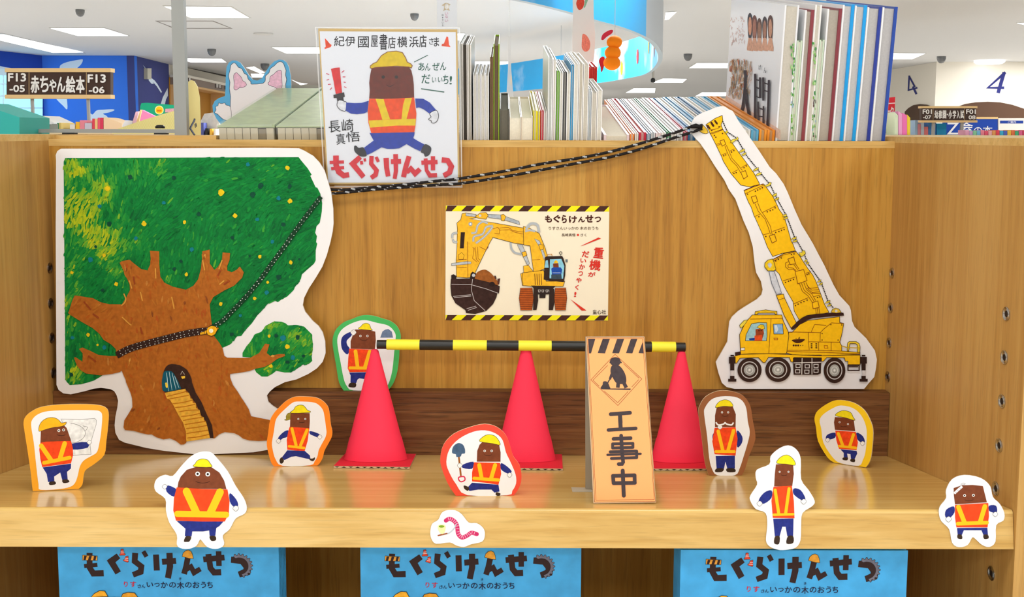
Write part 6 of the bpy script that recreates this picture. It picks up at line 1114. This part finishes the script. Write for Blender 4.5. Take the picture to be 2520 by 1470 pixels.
for i, (x0, x1, y0, c_, lb) in enumerate(((2252, 2258, 296, 'A8C8E8', 'pale blue workbook behind the smaller aisle sign'), (2258.5, 2266, 305, 'E89AA8', 'pink workbook behind the smaller aisle sign'), (2266.5, 2274, 296, 'CFDDF0', 'ice blue workbook behind the smaller aisle sign'), (2274.5, 2284, 312, 'F08A90', 'salmon workbook behind the smaller aisle sign'), (2284.5, 2294, 302, '4A8AD0', 'mid blue workbook behind the smaller aisle sign'), (2295, 2304, 302, '3A78C4', 'darker blue workbook behind the smaller aisle sign'), (2305, 2329, 304, '28A4E4', 'wide cyan workbook left of the blue board'))): block('workbook', lb, 'workbook', [(x0, y0), (x1, y0), (x1, 333), (x0, 333)], 9.75, 0.2, c_, 'workbooks on the right display table', zg3)
m = MB(); Yb_ = 11.3; c = Card((0, Yb_, 1.4), (1, 0, 0), (0, 0, 1)); q = PX('2322,296 2455,292 2455,333 2322,333'); m.prism(c.pl(q), c.pl(q, -0.03), mat('1C48B0', 0.5, 0.2)); bb = tag(m.build('blue_board'), 'blue board with large white lettering below the wider arch', 'board')
a = Art(c, 0.002, 3e-4); a.text('Z', 2330, 302, 2360, 331, 'F4F6FC', 0.01); a.text('会', 2362, 301, 2394, 323, 'F4F6FC', 0.02); a.text('の', 2396, 313, 2416, 331, 'F4F6FC', 0.01); a.text('本', 2418, 310, 2442, 330, 'F4F6FC', 0.01); a.build('lettering', bb)
m = MB(); q = PX('2457,291 2560,291 2560,333 2457,333'); m.prism(c.pl(q), c.pl(q, -0.03), mat('F2EFEA', 0.5, 0.2)); nb = tag(m.build('notice_board'), 'white notice with a blue title bar at the right edge', 'notice')
a = Art(c, 0.002, 3e-4); a.poly(PX('2461,297 2518,297 2518,304 2461,304'), ink('2444A4')); a.text('ご案内', 2480, 298, 2500, 303, 'E8ECF8', 0.02); a.build('title_bar', nb)
m = MB(); q = PX('2403,288 2455,288 2455,293 2403,293'); m.prism(c.pl(q, 0.01), c.pl(q, -0.04), SGW); tag(m.build('wood_batten'), 'pale wooden batten above the blue board', 'batten')
cols = ['E8A8C8', 'D4A8DC', '8FD0A8', '7AC0E8', 'F08CA0', 'E85A78', 'F4B8C0', 'E8A060', 'E84C5C', '3CB8E0', '5A6CC8', 'F2C84C', 'E87A4C', '4CB884', 'E86A9C', 'D84C6C', 'F0A878', '5C50B0']
nm = ['rosy', 'lilac', 'mint', 'sky blue', 'pink', 'cerise', 'blush', 'apricot', 'red', 'cyan', 'indigo', 'golden', 'orange', 'green', 'magenta', 'ruby', 'peach', 'violet']
for i in range(18):
    x0 = 2376 + i * 9.4; block('small_book', 'small %s book in the colourful row below the blue board' % nm[i], 'book', [(x0, 320 + (i * 7) % 4), (x0 + 8.6, 320 + (i * 7) % 4), (x0 + 8.6, 333), (x0, 333)], 9.1, 0.15, cols[i], 'colourful small books on the right table', zg3)
aisle_sign('smaller brown aisle sign with white lettering before the dark arches', 9.5, (2267, 2403, 263, 300), (2296, 2373),
    (('F01', (2270, 269, 2293, 281), 0.05), ('-07', (2271, 284, 2291, 293), 0.05), ('幼', (2299, 272, 2308, 292), 0.03), ('稚', (2309, 272, 2318, 292), 0.03), ('園', (2319, 272, 2328, 292), 0.03), ('・', (2329, 280, 2332, 284), 0.03), ('小', (2333, 272, 2342, 292), 0.03), ('学', (2343, 272, 2352, 292), 0.03), ('入', (2353, 272, 2361, 292), 0.03), ('試', (2362, 271, 2371, 292), 0.03), ('F01', (2376, 269, 2400, 281), 0.05), ('08', (2382, 284, 2399, 294), 0.05)), (2300, 2370), zg3)
